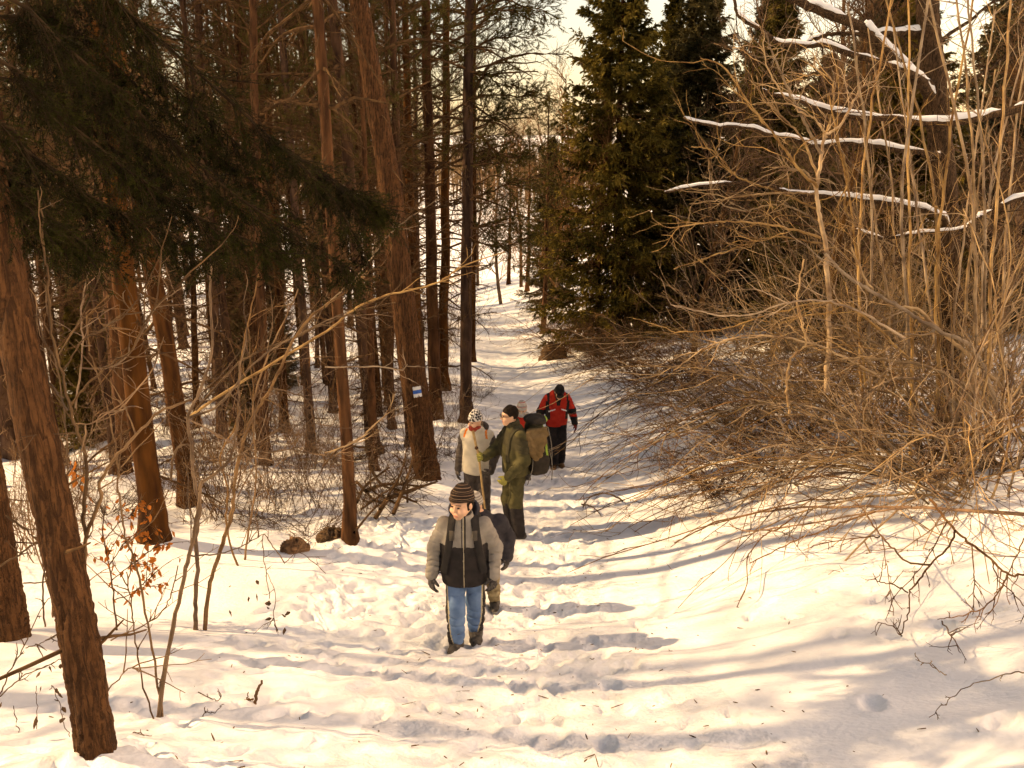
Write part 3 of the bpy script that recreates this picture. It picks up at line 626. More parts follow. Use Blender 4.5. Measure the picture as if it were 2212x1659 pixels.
TH = [((2090, 1072), 0, .1, 1.0, 'arching tan shrub rooted at the right edge of the thicket, nearest the open snow'),
 
 
 ((1700, 1040), 7, .6, .9, 'bushy shrub over the dark hollow at the front of the thicket'),
 ((1560, 1072), 4, 2.1, .95, 'fine twiggy brown shrub at the left front corner of the thicket'),
 ((2195, 1010), 1, -.1, 1.15, 'tall shrub cut off by the right edge of the picture'),
 
 
 ((1640, 940), 6, .15, .9, 'shrub with sprawling stems left of the heart of the thicket'),
 
 ((1480, 880), 4, .6, 1.2, 'brown twiggy shrub at the left end of the thicket by the path'),
 
 
 
 
 ((2190, 880), 0, .2, 1.4, 'tall shrub at the back, by the right picture edge'),
 ((1380, 810), 4, 1.4, 1.1, 'low brown bush beside the path behind the red jacket'),
 ((1290, 765), 4, 3.3, 1.2, 'low brown bush below the tall dense spruce'),
 ((1330, 740), 2, .4, .8, 'bush at the foot of the tall dense spruce'),
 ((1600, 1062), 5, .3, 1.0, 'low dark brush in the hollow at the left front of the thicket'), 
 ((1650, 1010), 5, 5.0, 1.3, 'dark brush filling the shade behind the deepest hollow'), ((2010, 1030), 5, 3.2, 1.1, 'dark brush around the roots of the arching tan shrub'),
 ((2060, 1060), 6, -.1, 1.05, 'shrub of long arcs springing left from beside the upright canes'), ((1950, 1040), 7, .1, 1.1, 'fountain-shaped shrub of slender arcs in the front row'), ((2150, 1000), 7, -.2, 1.25, 'high fountain-shaped shrub at the right of the thicket'),
 ((1900, 930), 6, .05, 1.3, 'tall shrub of sweeping arcs behind the front row'), ((1720, 940), 7, .3, 1.2, 'shrub of sweeping arcs reaching towards the spruce'), ((1600, 920), 7, 0, 1.0, 'outermost shrub of slender arcs by the path'),
 ((1900, 965), 8, 0, 1.0, 'tall tangled shrub left of the upright canes'), ((1770, 955), 8, .5, .95, 'tall tangled shrub behind the thick upright stem'), ((2050, 960), 8, -.3, 1.05, 'tall tangled shrub between the upright canes'), ((1670, 930), 8, .2, .85, 'tangled shrub arching towards the tall dense spruce'), ((1980, 890), 8, .9, 1.15, 'high tangled shrub in front of the bare dark-barked trunk'), ((1840, 880), 8, -.6, 1.1, 'high tangled shrub under the lowest snowy branch'), ((2180, 950), 8, .3, 1.1, 'tangled shrub rising by the right picture edge'),
 ((1220, 715), 4, 4.0, 1.1, 'low reddish brush where the path narrows below the spruce')]
for (px, k, rz, s, lab) in TH:
    place_shrub(lab, above(*px), k, rz, s, 'shrubs of the right thicket')
for i, (x, y) in enumerate([(8.5, 14.5), (4.9, 16), (9.5, 17.5), (11, 14.5), (8.2, 20.5)]):
    place_shrub(('shrub in the back row of the thicket, behind the bare dark-barked trunk', 'shrub at the back left of the thicket, below the tall dense spruce', 'shrub far back behind the hazel canes', 'shrub at the back of the thicket by the right edge', 'farthest shrub of the thicket, in front of the background spruces')[i], (x, y), (1, 4, 1, 2, 1)[i], _rt.uniform(-.5, .5), _rt.uniform(1.2, 1.6), 'back rows of the thicket')
def traced_shrub(label, traces, Y, mt, seed, extra=8):
    rng = np.random.RandomState(seed); b0 = at_y(*traces[0][0][0], Y); org = np.array([b0[0], Y, gz(b0[0], Y)]); o = thing('shrub', label, 'shrub', org, 'shrubs of the right thicket')
    for (pix, w0, w1) in traces:
        yo = Y+rng.normal()*.35; c = np.array([at_y(*q, yo) for q in pix]); n = 6*len(pix)+6; c = spline(c-org, n); c += rng.normal(size=c.shape)*.006
        m = MB().tubes(c, np.linspace(w0, w1, n)*Y*.82/FPX*.5*(1+.05*rng.normal(size=n)), 7); b2, d2, p, t = spawn(rng, c[None], extra, .15, 1, .7, .2); P2 = grow(rng, b2, d2, rng.uniform(.2, 1.0, extra), 9, .18, 0); m.tubes(P2, np.tile(np.linspace(.006, .0025, 9), (extra, 1)), 4)
        b3, d3, p, t = spawn(rng, P2, 3, .2, 1, .7, .2); P3 = grow(rng, b3, d3, rng.uniform(.1, .4, len(b3)), 5, .14, 0); m.tubes(P3, np.tile(np.linspace(.004, .002, 5), (len(b3), 1)), 3)
        obj('stem', m.mesh('stem', [M[mt]]), o)
H_ = lambda *p: [cr('H', *q) for q in p]; Gq = lambda *p: [cr('G', *q) for q in p]
traced_shrub('tall open shrub with a thick upright stem rising above the thicket', [
 (H_((960, 900), (980, 500))+Gq((960, 1600), (925, 1400), (905, 1200), (930, 1000), (960, 860), (1060, 780), (1180, 560), (1310, 510)), 15, 4),
 (Gq((930, 970), (830, 780), (740, 600), (640, 380), (570, 200)), 8, 4), (Gq((905, 1180), (780, 1060), (640, 860), (500, 700), (330, 440), (170, 365)), 8, 3), (Gq((910, 1120), (800, 860), (640, 700), (560, 630)), 7, 3), (Gq((960, 860), (1000, 700), (1010, 560), (970, 480), (800, 470)), 6, 3),
 (Gq((960, 870), (900, 760), (780, 690), (600, 460), (560, 180)), 6, 3), (Gq((905, 1220), (700, 1220), (520, 1230), (300, 1260), (100, 1290)), 6, 3), (Gq((915, 1330), (700, 1230), (480, 1150), (380, 1100), (240, 950), (110, 930)), 6, 3), (Gq((1020, 860), (1100, 1100), (1080, 1300), (1200, 1480)), 6, 4),
 (Gq((940, 1440), (820, 1350), (660, 1290), (430, 1330), (250, 1240), (220, 1010)), 6, 3), (Gq((900, 1200), (820, 1080), (660, 1080)), 6, 4), (Gq((930, 1500), (600, 1420), (300, 1400), (0, 1440)), 7, 3), (Gq((950, 1540), (620, 1500), (340, 1590), (0, 1700)), 6, 3)], 10.4, 'twig_tan', 901)
traced_shrub('shrub with thick smooth stems arching down to the right edge of the thicket', [
 (H_((2300, 1130), (2212, 1030), (2050, 850), (1900, 700), (1750, 570), (1640, 470), (1540, 375), (1400, 350), (1250, 250), (1150, 60))+Gq((1120, 1560),), 13, 5),
 (H_((2050, 1000), (1900, 640), (1700, 520), (1500, 410), (1250, 260), (1100, 170), (950, 20)), 13, 8), (H_((1600, 815), (1400, 815), (1260, 880), (1160, 1000), (1140, 1150)), 9, 4), (H_((1900, 1260), (1890, 900), (1910, 740), (1960, 560)), 10, 6),
 (H_((1840, 1330), (1300, 1320), (1000, 1310), (700, 1330), (300, 1440), (100, 1560)), 10, 4), (H_((1850, 1340), (1400, 1250), (900, 1240), (500, 1180), (0, 1000)), 9, 4), (H_((1850, 1350), (1300, 1130), (900, 960), (500, 980), (0, 1180)), 8, 4),
 (H_((1940, 1580), (1880, 1300), (1700, 1100), (1500, 950), (1200, 870), (850, 830)), 12, 5), (H_((1850, 860), (1600, 740), (1300, 690), (1080, 690), (850, 750)), 10, 5), (H_((1940, 1590), (1960, 1300), (2100, 1000), (2150, 700)), 11, 6), (H_((1670, 1640), (1680, 1540), (1790, 1420), (1870, 1330)), 9, 8),
 (H_((730, 1030), (710, 880), (740, 690), (830, 600), (810, 460), (780, 300), (820, 60)), 7, 4), (H_((1000, 1320), (700, 1230), (400, 1300), (200, 1240)), 6, 3), (H_((1480, 680), (1200, 420), (1000, 330), (700, 380), (300, 500), (0, 520)), 8, 3), (H_((1300, 800), (900, 600), (500, 540), (200, 620), (0, 760)), 7, 3), (H_((1460, 560), (1100, 360), (800, 320), (400, 420), (0, 350)), 7, 3)], 9.6, 'twig_tan', 902)
for i, (px, k, s) in enumerate([((1195, 735), 4, 1.5), ((1240, 750), 5, 1.6), ((1280, 790), 4, 1.4), ((1330, 800), 5, 1.5), ((1370, 780), 4, 1.6), ((1420, 820), 5, 1.4), ((1450, 800), 4, 1.5), ((1500, 840), 5, 1.4), ((1550, 830), 4, 1.5), ((1310, 765), 5, 1.5), ((1215, 765), 5, 1.2), ((1400, 850), 5, 1.1)]):
    place_shrub('low brown brush on the bank between the path and the tall dense spruce', above(*px), k, i*1.7, s, 'low brush below the spruce')
# brushwood on the forest floor
UND = [((560, 1010), 1), ((640, 1060), 0), ((700, 1010), 0), ((500, 1060), 1), ((440, 1120), 0), ((590, 1120), 2), ((520, 1000), 2), ((760, 1000), 2), ((980, 930), 0), ((1000, 880), 0), ((900, 1000), 0), ((860, 900), 1), ((300, 1000), 1), ((180, 1080), 0), ((90, 1080), 1), ((960, 990), 2), ((640, 960), 0), ((740, 930), 1), ((30, 1120), 1), ((420, 980), 2), ((680, 1150), 2), ((1040, 860), 2), ((250, 1130), 2), ((560, 930), 0), ((960, 790), 0), ((920, 860), 2), ((480, 900), 1), ((350, 940), 1), ((830, 1080), 2), ((870, 1050), 2), ((480, 1110), 1), ((610, 1090), 0), ((150, 1130), 1), ((60, 1200), 0), ((430, 1060), 1), ((520, 1110), 0), ((570, 1070), 1), ((690, 1100), 1), ((740, 1050), 0), ((370, 1080), 0), ((650, 1010), 1), ((470, 1000), 1), ((100, 1150), 0), ((780, 1110), 0)]
for i, (px, k) in enumerate(UND):
    g = above(*px); place_shrub('thin brown brushwood on the snowy forest floor among the pines', g, k, _rt.uniform(0, 6), _rt.uniform(.6, 1.05), 'brushwood among the pines', BRU)
for i in range(14):
    y = _rt.uniform(14, 38); x = path_x(y)-_rt.uniform(1.6, 12)
    place_shrub('thin brown brushwood on the snowy forest floor among the pines', (x, y), _rt.randint(3), _rt.uniform(0, 6), _rt.uniform(1, 1.7), 'brushwood among the pines', BRU)

# ------------------------------------------------------------------ upright hazel canes on the right, each clump a thing, each cane a part
CANES = [ # clump: base pixel, list of (top pixel, width px)
 ((2075, 1010), [((1990, -60), 9), ((2110, -60), 8), ((2060, -80), 8), ((2150, 20), 6), ((1930, 60), 7)], 'clump of tall hazel canes near the right edge, in front of the bare trunk'),
 ((1990, 1000), [((2010, -40), 9), ((1965, -60), 7), ((1905, -40), 8), ((1850, 120), 6)], 'clump of tall hazel canes left of the bare trunk'),
 ((2150, 980), [((2190, -60), 8), ((2215, 100), 7), ((2090, -40), 7), ((2240, -40), 7), ((2150, 150), 6)], 'clump of hazel canes cut by the right edge'),
 ((1895, 980), [((1830, 10), 7), ((1875, 60), 6), ((1790, 200), 6), ((1930, -30), 7)], 'clump of slender hazel canes in the middle of the thicket')]
for (bp_, tops, lab) in CANES:
    g = above(*bp_); g[2] = gz(g[0], g[1]); o = thing('hazel_clump', lab, 'shrub', g, 'hazel clumps on the right'); D = depth_of(g)
    for (tp_, w) in tops:
        b = np.array([_rt.normal()*.13, _rt.normal()*.13, -.05]); top = at_y(*tp_, g[1]+_rt.normal()*.5)-g; bow = _rt.normal(size=3)*.16*np.array([1, 1, .2])
        mid1 = b+(top-b)*.33+bow; mid2 = b+(top-b)*.66+bow*.9+_rt.normal(size=3)*.05; c = spline([b, mid1, mid2, top], 22); c[1:-1] += _rt.normal(size=(20, 3))*.010
        r = w*D/FPX*.5; cm = MB().tubes(c, r*np.linspace(1.05, .45, 22), 7)
        b2, d2, p_, t_ = spawn(_rt, c[None], 9, .3, 1, .6, .2); P2 = grow(_rt, b2, d2, _rt.uniform(.2, .9, 9)*1.2, 9, .10, .02); cm.tubes(P2, np.tile(np.linspace(.0055, .002, 9), (9, 1)), 4)
        b3, d3, _, _ = spawn(_rt, P2, 3, .2, 1, .6, .2); P3 = grow(_rt, b3, d3, _rt.uniform(.1, .35, len(b3)), 5, .14, .02); cm.tubes(P3, np.tile(np.linspace(.003, .0015, 5), (len(P3), 1)), 3)
        obj('cane', cm.mesh('cane', [M['twig_tan']]), o)

# ------------------------------------------------------------------ bare trees on the right with snow lying along their branches
def snow_cap(c, r, rng, lump=1.0):
    n = len(c); k = np.convolve(rng.rand(n+4), np.ones(5)/5, 'valid')[:n]; k = (k-k.min())/(k.max()-k.min()+1e-6)
    gap = np.where(k < .3, .08, 1.0); gap = np.convolve(np.pad(gap, 2, mode='edge'), np.array([.25, .5, 1, .5, .25])/2.5, 'valid')
    h = r*(.55+1.35*k)*gap*lump; h[0] *= .2; h[-1] *= .2; w = r*.95*np.clip(gap*1.1, .2, 1)
    tg = N3(np.gradient(c, axis=0)); sd = N3(np.cross(tg, [0, 0, 1.])); A = np.linspace(0, 2*np.pi, 9)[:-1]
    cen = c+np.array([0, 0, 1.])*(r*.72)[:, None]
    ring = cen[:, None]+sd[:, None]*(w[:, None]*np.cos(A)[None])[..., None]+np.array([0, 0, 1.])*(np.where(np.sin(A)[None] > 0, h[:, None], .35*r[:, None])*np.sin(A)[None])[..., None]
    i = np.arange(n-1)[:, None]*8; j = np.arange(8)[None]; Q = np.stack([i+j, i+(j+1) % 8, i+8+(j+1) % 8, i+8+j], -1).reshape(-1, 4)
    return MB().add(ring.reshape(-1, 3), Q)
def snowy_branch(parent, org, pix, Y, w, rng, snow=True, n=46, ydr=0.0, taper=.4, twigs=10, pre=None):
    p = [at_y(*q, Y+ydr*i/len(pix)) for i, q in enumerate(pix)]
    if pre is not None: p = p+[np.asarray(pre)]
    c = spline(np.array(p)-org, n); c += rng.normal(size=c.shape)*.006; D = Y/math.cos(PITCH)
    r = w*D/FPX*.5*np.linspace(taper, 1, n); m = MB().tubes(c, r, 8)
    b2, d2, q, t = spawn(rng, c[None], twigs, .02, .9, .9, .3, .8); P2 = grow(rng, b2, d2, rng.uniform(.2, .8, twigs), 7, .12, .0); m.tubes(P2, np.tile(np.linspace(.008, .003, 7), (twigs, 1)), 4)
    b3, d3, q, t = spawn(rng, P2, 4, .2, 1, .8, .2); P3 = grow(rng, b3, d3, rng.uniform(.1, .35, len(b3)), 4, .15, 0); m.tubes(P3, np.tile(np.linspace(.004, .002, 4), (len(P3), 1)), 3)
    br = obj('branch', m.mesh('branch', [M['oak']]), parent)
    if snow: obj('snow', snow_cap(c, r, rng).mesh('snow', [M['snow_cap']]), br)
    return br
rng = np.random.RandomState(602)
YR = 12.6
rb = above(2065, 985); rb = np.array([at_y(2060, 900, YR)[0], YR, 0]); rb[2] = gz(rb[0], rb[1])
oak = thing('bare_tree', 'bare dark-barked tree on the right with snow along its long branches', 'tree', rb)
tp = [rb-np.array([0, 0, .3])]+[at_y(x, y, YR) for x, y in ((2052, 700), (2045, 480), (2030, 300), (2012, 120), (2003, -20))]
dd = N3(tp[-1]-tp[-2]); tp += [tp[-1]+dd*2+np.array([0, 0, .6]), tp[-1]+dd*4+np.array([.2, 0, 2])]
rw = 46*YR*1.04/FPX*.5
obj('trunk', bark_trunk(np.array(tp)-rb, np.array([1.25, 1.12, 1.05, 1.0, .95, .9, .7, .4])*rw, sides=30, step=.035, seed=61).mesh('trunk', [M['oak']]), oak)
G_ = lambda *pts: [cr('G', *p) for p in pts]
tk = lambda y: at_y(np.interp(y, [-20, 120, 300, 480, 700], [2003, 2012, 2030, 2045, 2052]), y, YR)
snowy_branch(oak, rb, G_((660, -60), (760, 0), (940, 75), (1150, 155), (1240, 220), (1350, 330), (1520, 480)), 12.3, 22, rng, taper=.75, pre=tk(225))
snowy_branch(oak, rb, G_((375, -10), (400, 80), (460, 135), (560, 195), (660, 270), (830, 290), (950, 285), (1100, 340), (1300, 395), (1500, 465)), 12.1, 15, rng, pre=tk(190))
snowy_branch(oak, rb, G_((830, 270), (950, 225), (1150, 212), (1350, 210)), 12.5, 13, rng, pre=tk(68))
snowy_branch(oak, rb, G_((60, 745), (110, 765), (250, 795), (450, 805), (600, 848), (750, 880), (900, 920), (1100, 905), (1300, 930), (1600, 965)), 12.0, 13, rng, pre=tk(338))
snowy_branch(oak, rb, G_((-60, 1215), (200, 1170), (400, 1158), (600, 1175), (720, 1215), (1000, 1245), (1300, 1275), (1500, 1310), (1700, 1385)), 11.8, 14, rng, pre=tk(500))
for (a, b, c_) in (((2100, 40), (2180, -30), 9), ((1930, 60), (1850, -40), 7), ((2120, 160), (2230, 80), 9), ((2110, 420), (2230, 330), 8), ((1960, 540), (1880, 470), 7)):
    snowy_branch(oak, rb, [b, a], YR+.2, c_, rng, snow=False, n=14, pre=tk(a[1]+60))
# a second trunk just outside the right edge carries the two lowest snowy limbs
rb2 = np.array([at_y(2330, 800, 11.2)[0], 11.2, 0]); rb2[2] = gz(rb2[0], rb2[1])
oak2 = thing('bare_tree', 'two snow-laden limbs reaching in from the right edge', 'tree', rb2)
tp = [rb2-np.array([0, 0, .3])]+[at_y(x, y, 11.2) for x, y in ((2325, 700), (2318, 400), (2310, 100), (2300, -200))]
obj('trunk', bark_trunk(np.array(tp)-rb2, np.array([1.2, 1.1, 1, .9, .7])*rw, sides=26, step=.05, seed=63).mesh('trunk', [M['oak']]), oak2)
snowy_branch(oak2, rb2, G_((560, 570), (620, 595), (800, 640), (1000, 715), (1200, 738), (1400, 748), (1600, 780), (1800, 770), (2000, 730), (2212, 675)), 11.0, 19, rng, taper=.35, pre=at_y(2318, 190, 11.2))
snowy_branch(oak2, rb2, G_((1150, 1450), (1220, 1480), (1350, 1505), (1550, 1478), (1800, 1455), (1900, 1385), (2000, 1340), (2160, 1260)), 10.9, 12, rng, pre=at_y(2322, 400, 11.2))
# leafless trees further back on the right
def grow_bare(seed, H=9):
    rng = np.random.RandomState(seed); P0 = grow(rng, [[0, 0, -.2]], [[rng.normal()*.06, rng.normal()*.06, 1]], [H], 18, .05, .02); m = MB().tubes(P0, np.linspace(.09, .012, 18)[None], 8)
    b, d, p, t = spawn(rng, P0, 42, .12, .98, .75, .2); l = (1.25-t)*rng.uniform(1.1, 2.8, len(b)); P1 = grow(rng, b, d, l, 9, .10, .05); m2 = MB().tubes(P1, np.linspace(.022, .006, 9)[None]*np.ones((len(b), 1)), 5)
    b, d, p, t = spawn(rng, P1, 10, .15, 1, .7, .2); P2 = grow(rng, b, d, rng.uniform(.3, 1.0, len(b)), 6, .13, .03); m2.tubes(P2, np.tile(np.linspace(.0075, .003, 6), (len(b), 1)), 3)
    b, d, p, t = spawn(rng, P2, 4, .2, 1, .7, .2); P3 = grow(rng, b, d, rng.uniform(.15, .5, len(b)), 4, .15, .0); m2.tubes(P3, np.tile(np.linspace(.004, .002, 4), (len(b), 1)), 3)
    return m.mesh('trunk', [M['twig_brown']]), m2.mesh('branches', [M['twig_brown']])
BARE = [grow_bare(701), grow_bare(702, 8)]
for i, (x, y, s, lab) in enumerate([(9.2, 15.2, 1.0, 'young leafless tree behind the canes near the right edge'), (6.3, 17.2, 1.05, 'young leafless tree behind the snow-laden branches'), (4.4, 20.5, .95, 'slim leafless tree in front of the tall dense spruce'), (11.0, 18.0, 1.15, 'leafless tree at the back by the right edge'), (8.2, 20.5, 1.2, 'leafless tree in front of the background spruces'), (3.1, 31, 1.1, 'bare brown tree at the narrow end of the path'), (1.9, 40, 1.2, 'far bare tree where the path leaves the wood'), (12.5, 22, 1.25, 'bare tree far back on the right'), (-.6, 49, 1.2, 'bare brown tree left of the gap at the end of the path'), (.6, 57, 1.3, 'bare brown tree in the middle of the far gap'), (2.6, 62, 1.4, 'bare brown tree right of the far gap'), (-2.6, 66, 1.4, 'farthest bare tree seen through the gap')]):
    o = thing('bare_tree', lab, 'tree', on_ground(x, y), 'young leafless trees'); o.scale = (s, s, s); o.rotation_euler = (0, 0, i*1.3)
    obj('trunk', BARE[i % 2][0], o); obj('branches', BARE[i % 2][1], o)

# ------------------------------------------------------------------ traced saplings and twigs
def sapling(name, label, cat, traces, mt, Y=None, group=None, extra=0, seed=0, ftw=.5):
    """traces: list of (pixels, w0, w1, mode); mode 'g' first point on the ground, number = fixed distance, ('h', h) = height above the snow"""
    rng = np.random.RandomState(seed); org = None; curves = []
    for (pix, w0, w1, mode) in traces:
        if mode == 'g':
            g = above(*pix[0]); pts = [g]+[at_y(*q, g[1]) for q in pix[1:]]
        elif isinstance(mode, tuple): pts = [above(*q, h) for q, h in zip(pix, np.linspace(mode[1], mode[2], len(pix)))]
        else: pts = [at_y(*q, mode) for q in pix]
        pts = np.array(pts)
        if org is None: org = pts[0].copy(); org[2] = gz(org[0], org[1])-.01
        if mode == 'g': pts[0][2] = gz(pts[0][0], pts[0][1])-.05
        curves.append((pts, w0, w1))
    o = thing(name, label, cat, org, group)
    for (pts, w0, w1) in curves:
        n = max(14, 5*len(pts)); c = spline(pts-org, n); c += rng.normal(size=c.shape)*.0035; D = pts[:, 1].mean()*1.06
        m = MB().tubes(c, np.linspace(w0, w1, n)*D*.84/FPX*.5*(1+.06*rng.normal(size=n)), 7)
        if extra:
            b2, d2, p, t = spawn(rng, c[None], extra, .25, 1, .7, .2); P2 = grow(rng, b2, d2, rng.uniform(.15, 1, extra)*ftw, 7, .12, .02); m.tubes(P2, np.tile(np.linspace(.004, .0018, 7), (extra, 1)), 4)
            b3, d3, p, t = spawn(rng, P2, 2, .3, 1, .7, .2); P3 = grow(rng, b3, d3, rng.uniform(.2, .5, len(b3))*ftw*.5, 4, .15, 0); m.tubes(P3, np.tile(np.linspace(.0024, .0014, 4), (len(b3), 1)), 3)
        obj('stem', m.mesh('stem', [M[mt]]), o)
    return o, org, curves
C_ = lambda *p: [cr('C', *q) for q in p]; B_ = lambda *p: [cr('B', *q) for q in p]; A_ = lambda *p: [cr('A', *q) for q in p]
sapling('sapling', 'grey sapling leaning close in front of the thick foreground trunk', 'sapling', [
    (C_((606, 2170), (597, 1900), (590, 1690), (580, 1300), (560, 900), (535, 500), (545, 200), (640, -60))+B_((620, 1500), (700, 1350), (850, 1180), (1000, 1030), (1200, 950)), 15, 6, 3.85),
    (C_((545, 200), (530, 60))+B_((545, 1350), (500, 1180), (440, 1000), (395, 780), (335, 560), (310, 300), (290, 60))+A_((270, 1500), (240, 1200)), 11, 4, 3.85),
    (B_((440, 1000), (560, 840), (700, 720), (830, 630), (930, 430), (1100, 240), (1215, 150)), 6, 3, 3.95),
    (B_((450, 1100), (620, 1090), (760, 1010)), 4, 2, 3.9), (C_((600, 1270), (700, 1150), (820, 1030), (880, 1060)), 4, 3, 3.85),
    (B_((395, 780), (540, 560), (700, 470), (870, 330)), 4, 2, 3.95), (B_((335, 560), (240, 420), (190, 480)), 4, 3, 3.85),
    (B_((430, 1010), (330, 860), (100, 650), (10, 590)), 6, 3, 3.85)], 'twig_grey', extra=5, seed=1)
sapling('sapling', 'forked young sapling standing in the open snow right of the foreground trunk', 'sapling', [
    (C_((985, 1350), (1060, 950), (1140, 560), (1200, 310), (1240, 100))+B_((1265, 1560), (1275, 1480), (1440, 1340), (1490, 1180), (1505, 1000), (1520, 700)), 13, 5, 'g'),
    (C_((1035, 1352), (970, 950), (900, 560), (850, 350), (790, 170), (760, -20))+B_((745, 1500), (740, 1300), (700, 1100), (640, 850), (560, 640)), 7, 3, 'g'),
    (C_((970, 1360), (900, 1100), (850, 820), (830, 620), (800, 420)), 5, 3, 'g'),
    (C_((1200, 320), (1400, 300), (1560, 240), (1660, 180)), 5, 2, 6.0), (C_((700, 850), (900, 760), (1020, 680), (1080, 560), (1130, 380)), 4, 3, 5.6),
    (B_((1440, 1340), (1600, 1240), (1800, 1100)), 5, 2, 6.0)], 'twig_grey', extra=6, seed=2)
sapling('sapling', 'pair of straight pale stems rooted together behind the forked sapling', 'sapling', [
    (C_((1240, 792), (1235, 600), (1250, 380), (1240, 200), (1262, 0))+B_((1235, 1500), (1210, 1250), (1190, 1060), (1260, 900), (1340, 640), (1330, 300), (1340, 60)), 13, 5, 'g'),
    (C_((1290, 790), (1310, 600), (1345, 430), (1420, 200), (1470, 40))+B_((1480, 1500), (1540, 1200), (1640, 980), (1720, 860), (1860, 560), (1990, 400), (2180, 270), (2330, 130)), 12, 5, 'g'),
    (B_((1190, 1060), (1380, 980), (1560, 760), (1760, 600), (2000, 480), (2210, 380)), 7, 3, 7.6), (B_((1240, 1010), (1480, 740), (1640, 640), (1850, 560), (2210, 400), (2500, 330)), 6, 3, 7.8),
    (B_((1080, 1450), (1100, 1290), (1180, 1230), (1300, 1320)), 7, 4, 7.4), (B_((1720, 870), (1830, 900), (1950, 960), (2000, 1200)), 4, 2, 7.7)], 'twig_grey', extra=9, seed=3, ftw=.8)
sapling('sapling', 'thin branching stems in the shade between the saplings and the thin nearest pine', 'sapling', [
    (C_((1510, 380), (1450, 230), (1430, 60))+B_((1440, 1500), (1390, 1300), (1500, 1080), (1510, 800), (1560, 500), (1640, 150)), 6, 3, 'g'),
    (C_((1545, 340), (1570, 160), (1600, 0))+B_((1620, 1400), (1600, 1000), (1680, 700), (1820, 400), (1890, 240)), 6, 3, 'g'),
    (B_((1500, 1560), (1640, 1330), (1800, 1260), (2100, 1300), (2210, 1210)), 4, 2, 9.2), (B_((1170, 1060), (1330, 1140), (1500, 1250), (1600, 1350)), 5, 3, 8.4)], 'twig_grey', extra=10, seed=4, ftw=.9)
sapling('sapling', 'slender bare sapling among the shadows left of the sunlit-edged pine', 'sapling', [
    (C_((330, 700), (320, 560), (200, 180))+B_((180, 1560), (260, 1380), (430, 1350), (540, 1330)), 5, 2, 'g'),
    (C_((280, 770), (270, 560), (300, 330))+B_((420, 1500), (410, 1080), (350, 700), (270, 560), (260, 380)), 5, 3, 'g'),
    (B_((560, 640), (550, 400), (610, 390), (640, 470), (760, 490)), 4, 2, 6.4), (B_((480, 1000), (520, 640), (520, 330), (600, 20)), 5, 3, 6.2), (B_((500, 750), (690, 740), (830, 640), (990, 360), (1190, 210)), 5, 3, 6.3)], 'twig_grey', extra=8, seed=5)
E_ = lambda *p: [cr('E', *q) for q in p]; D_ = lambda *p: [cr('D', *q) for q in p]
sapling('branch', 'long pale branch slanting across the marked pine towards the path', 'branch', [
    (B_((1190, 1060), (1500, 850))+E_((0, 520), (150, 400), (340, 300), (560, 250), (700, 210), (800, 150), (900, 90), (1140, 10)), 7, 3, 8.2),
    (E_((0, 350), (200, 170), (300, 40))+D_((330, 1580), (420, 1470), (540, 1370)), 4, 3, 8.1), (E_((0, 1285), (200, 1210), (320, 1100), (430, 1010)), 5, 3, 8.6), (E_((0, 740), (360, 740), (480, 760), (525, 720)), 4, 2, 9.0)], 'twig_tan', extra=7, seed=6, ftw=.5)
# low twigs over the snow on the right
I_ = lambda *p: [cr('I', *q) for q in p]
sapling('branch', 'long low branch reaching left over the sunny snow in front of the thicket', 'branch', [
    (I_((2300, 60), (1660, 20), (1300, 8), (700, 22), (310, 92), (150, 160), (0, 238)), 8, 4, ('h', .55, .12)), (I_((2620, 190), (2470, 110), (2300, 60)), 9, 8, ('h', -.05, .55)),
    (I_((1500, 10), (1150, 60), (750, 130), (460, 160), (350, 118)), 6, 3, ('h', .5, .2)), (I_((1270, 40), (1050, 110), (900, 175), (780, 215), (610, 300), (480, 365)), 5, 3, ('h', .5, .15)),
    (I_((760, 70), (650, 150), (570, 190), (470, 320), (460, 500), (400, 635)), 5, 2, ('h', .4, .05)), (I_((460, 160), (640, 160), (780, 212)), 3, 2, ('h', .25, .25))], 'twig_brown', extra=7, seed=7, ftw=.3)
sapling('branch', 'forked drooping branch hanging over the sunny snow at the right edge', 'branch', [
    (I_((1620, -40), (1680, 40), (1780, 160), (1880, 240), (2010, 350), (2110, 430), (2260, 445)), 8, 5, ('h', .8, .5)),
    (I_((1780, 160), (1740, 250), (1620, 380), (1540, 480), (1490, 550), (1480, 680), (1430, 820)), 6, 3, ('h', .75, .1)),
    (I_((1720, 100), (1660, 230), (1560, 390), (1360, 610)), 4, 2, ('h', .75, .3)), (I_((1620, 378), (1460, 350), (1380, 270), (1310, 190), (1210, 50), (1150, -20)), 5, 4, ('h', .6, .6)),
    (I_((1300, 200), (1200, 200), (940, 240), (820, 280)), 4, 2, ('h', .5, .3)), (I_((1480, 550), (1390, 500), (1290, 480), (1260, 430)), 4, 2, ('h', .45, .4)),
    (I_((1440, 820), (1390, 770), (1295, 740)), 4, 2, ('h', .1, .1)), (I_((2110, 430), (2060, 540), (1960, 640), (1800, 700), (1660, 720)), 5, 2, ('h', .5, .2)),
    (I_((2230, 160), (2150, 350), (2010, 660)), 4, 2, ('h', .7, .3)), (I_((1880, 240), (1900, 480), (1890, 690)), 4, 2, ('h', .6, .15)), (I_((1690, 730), (1770, 850), (1810, 935)), 4, 2, ('h', .2, .05)),
    (I_((1310, 190), (1350, 420), (1390, 700)), 3, 2, ('h', .5, .1)), (I_((2010, 350), (2060, 480), (2230, 640), (2240, 760)), 4, 2, ('h', .5, .3))], 'twig_brown', extra=6, seed=8, ftw=.22)
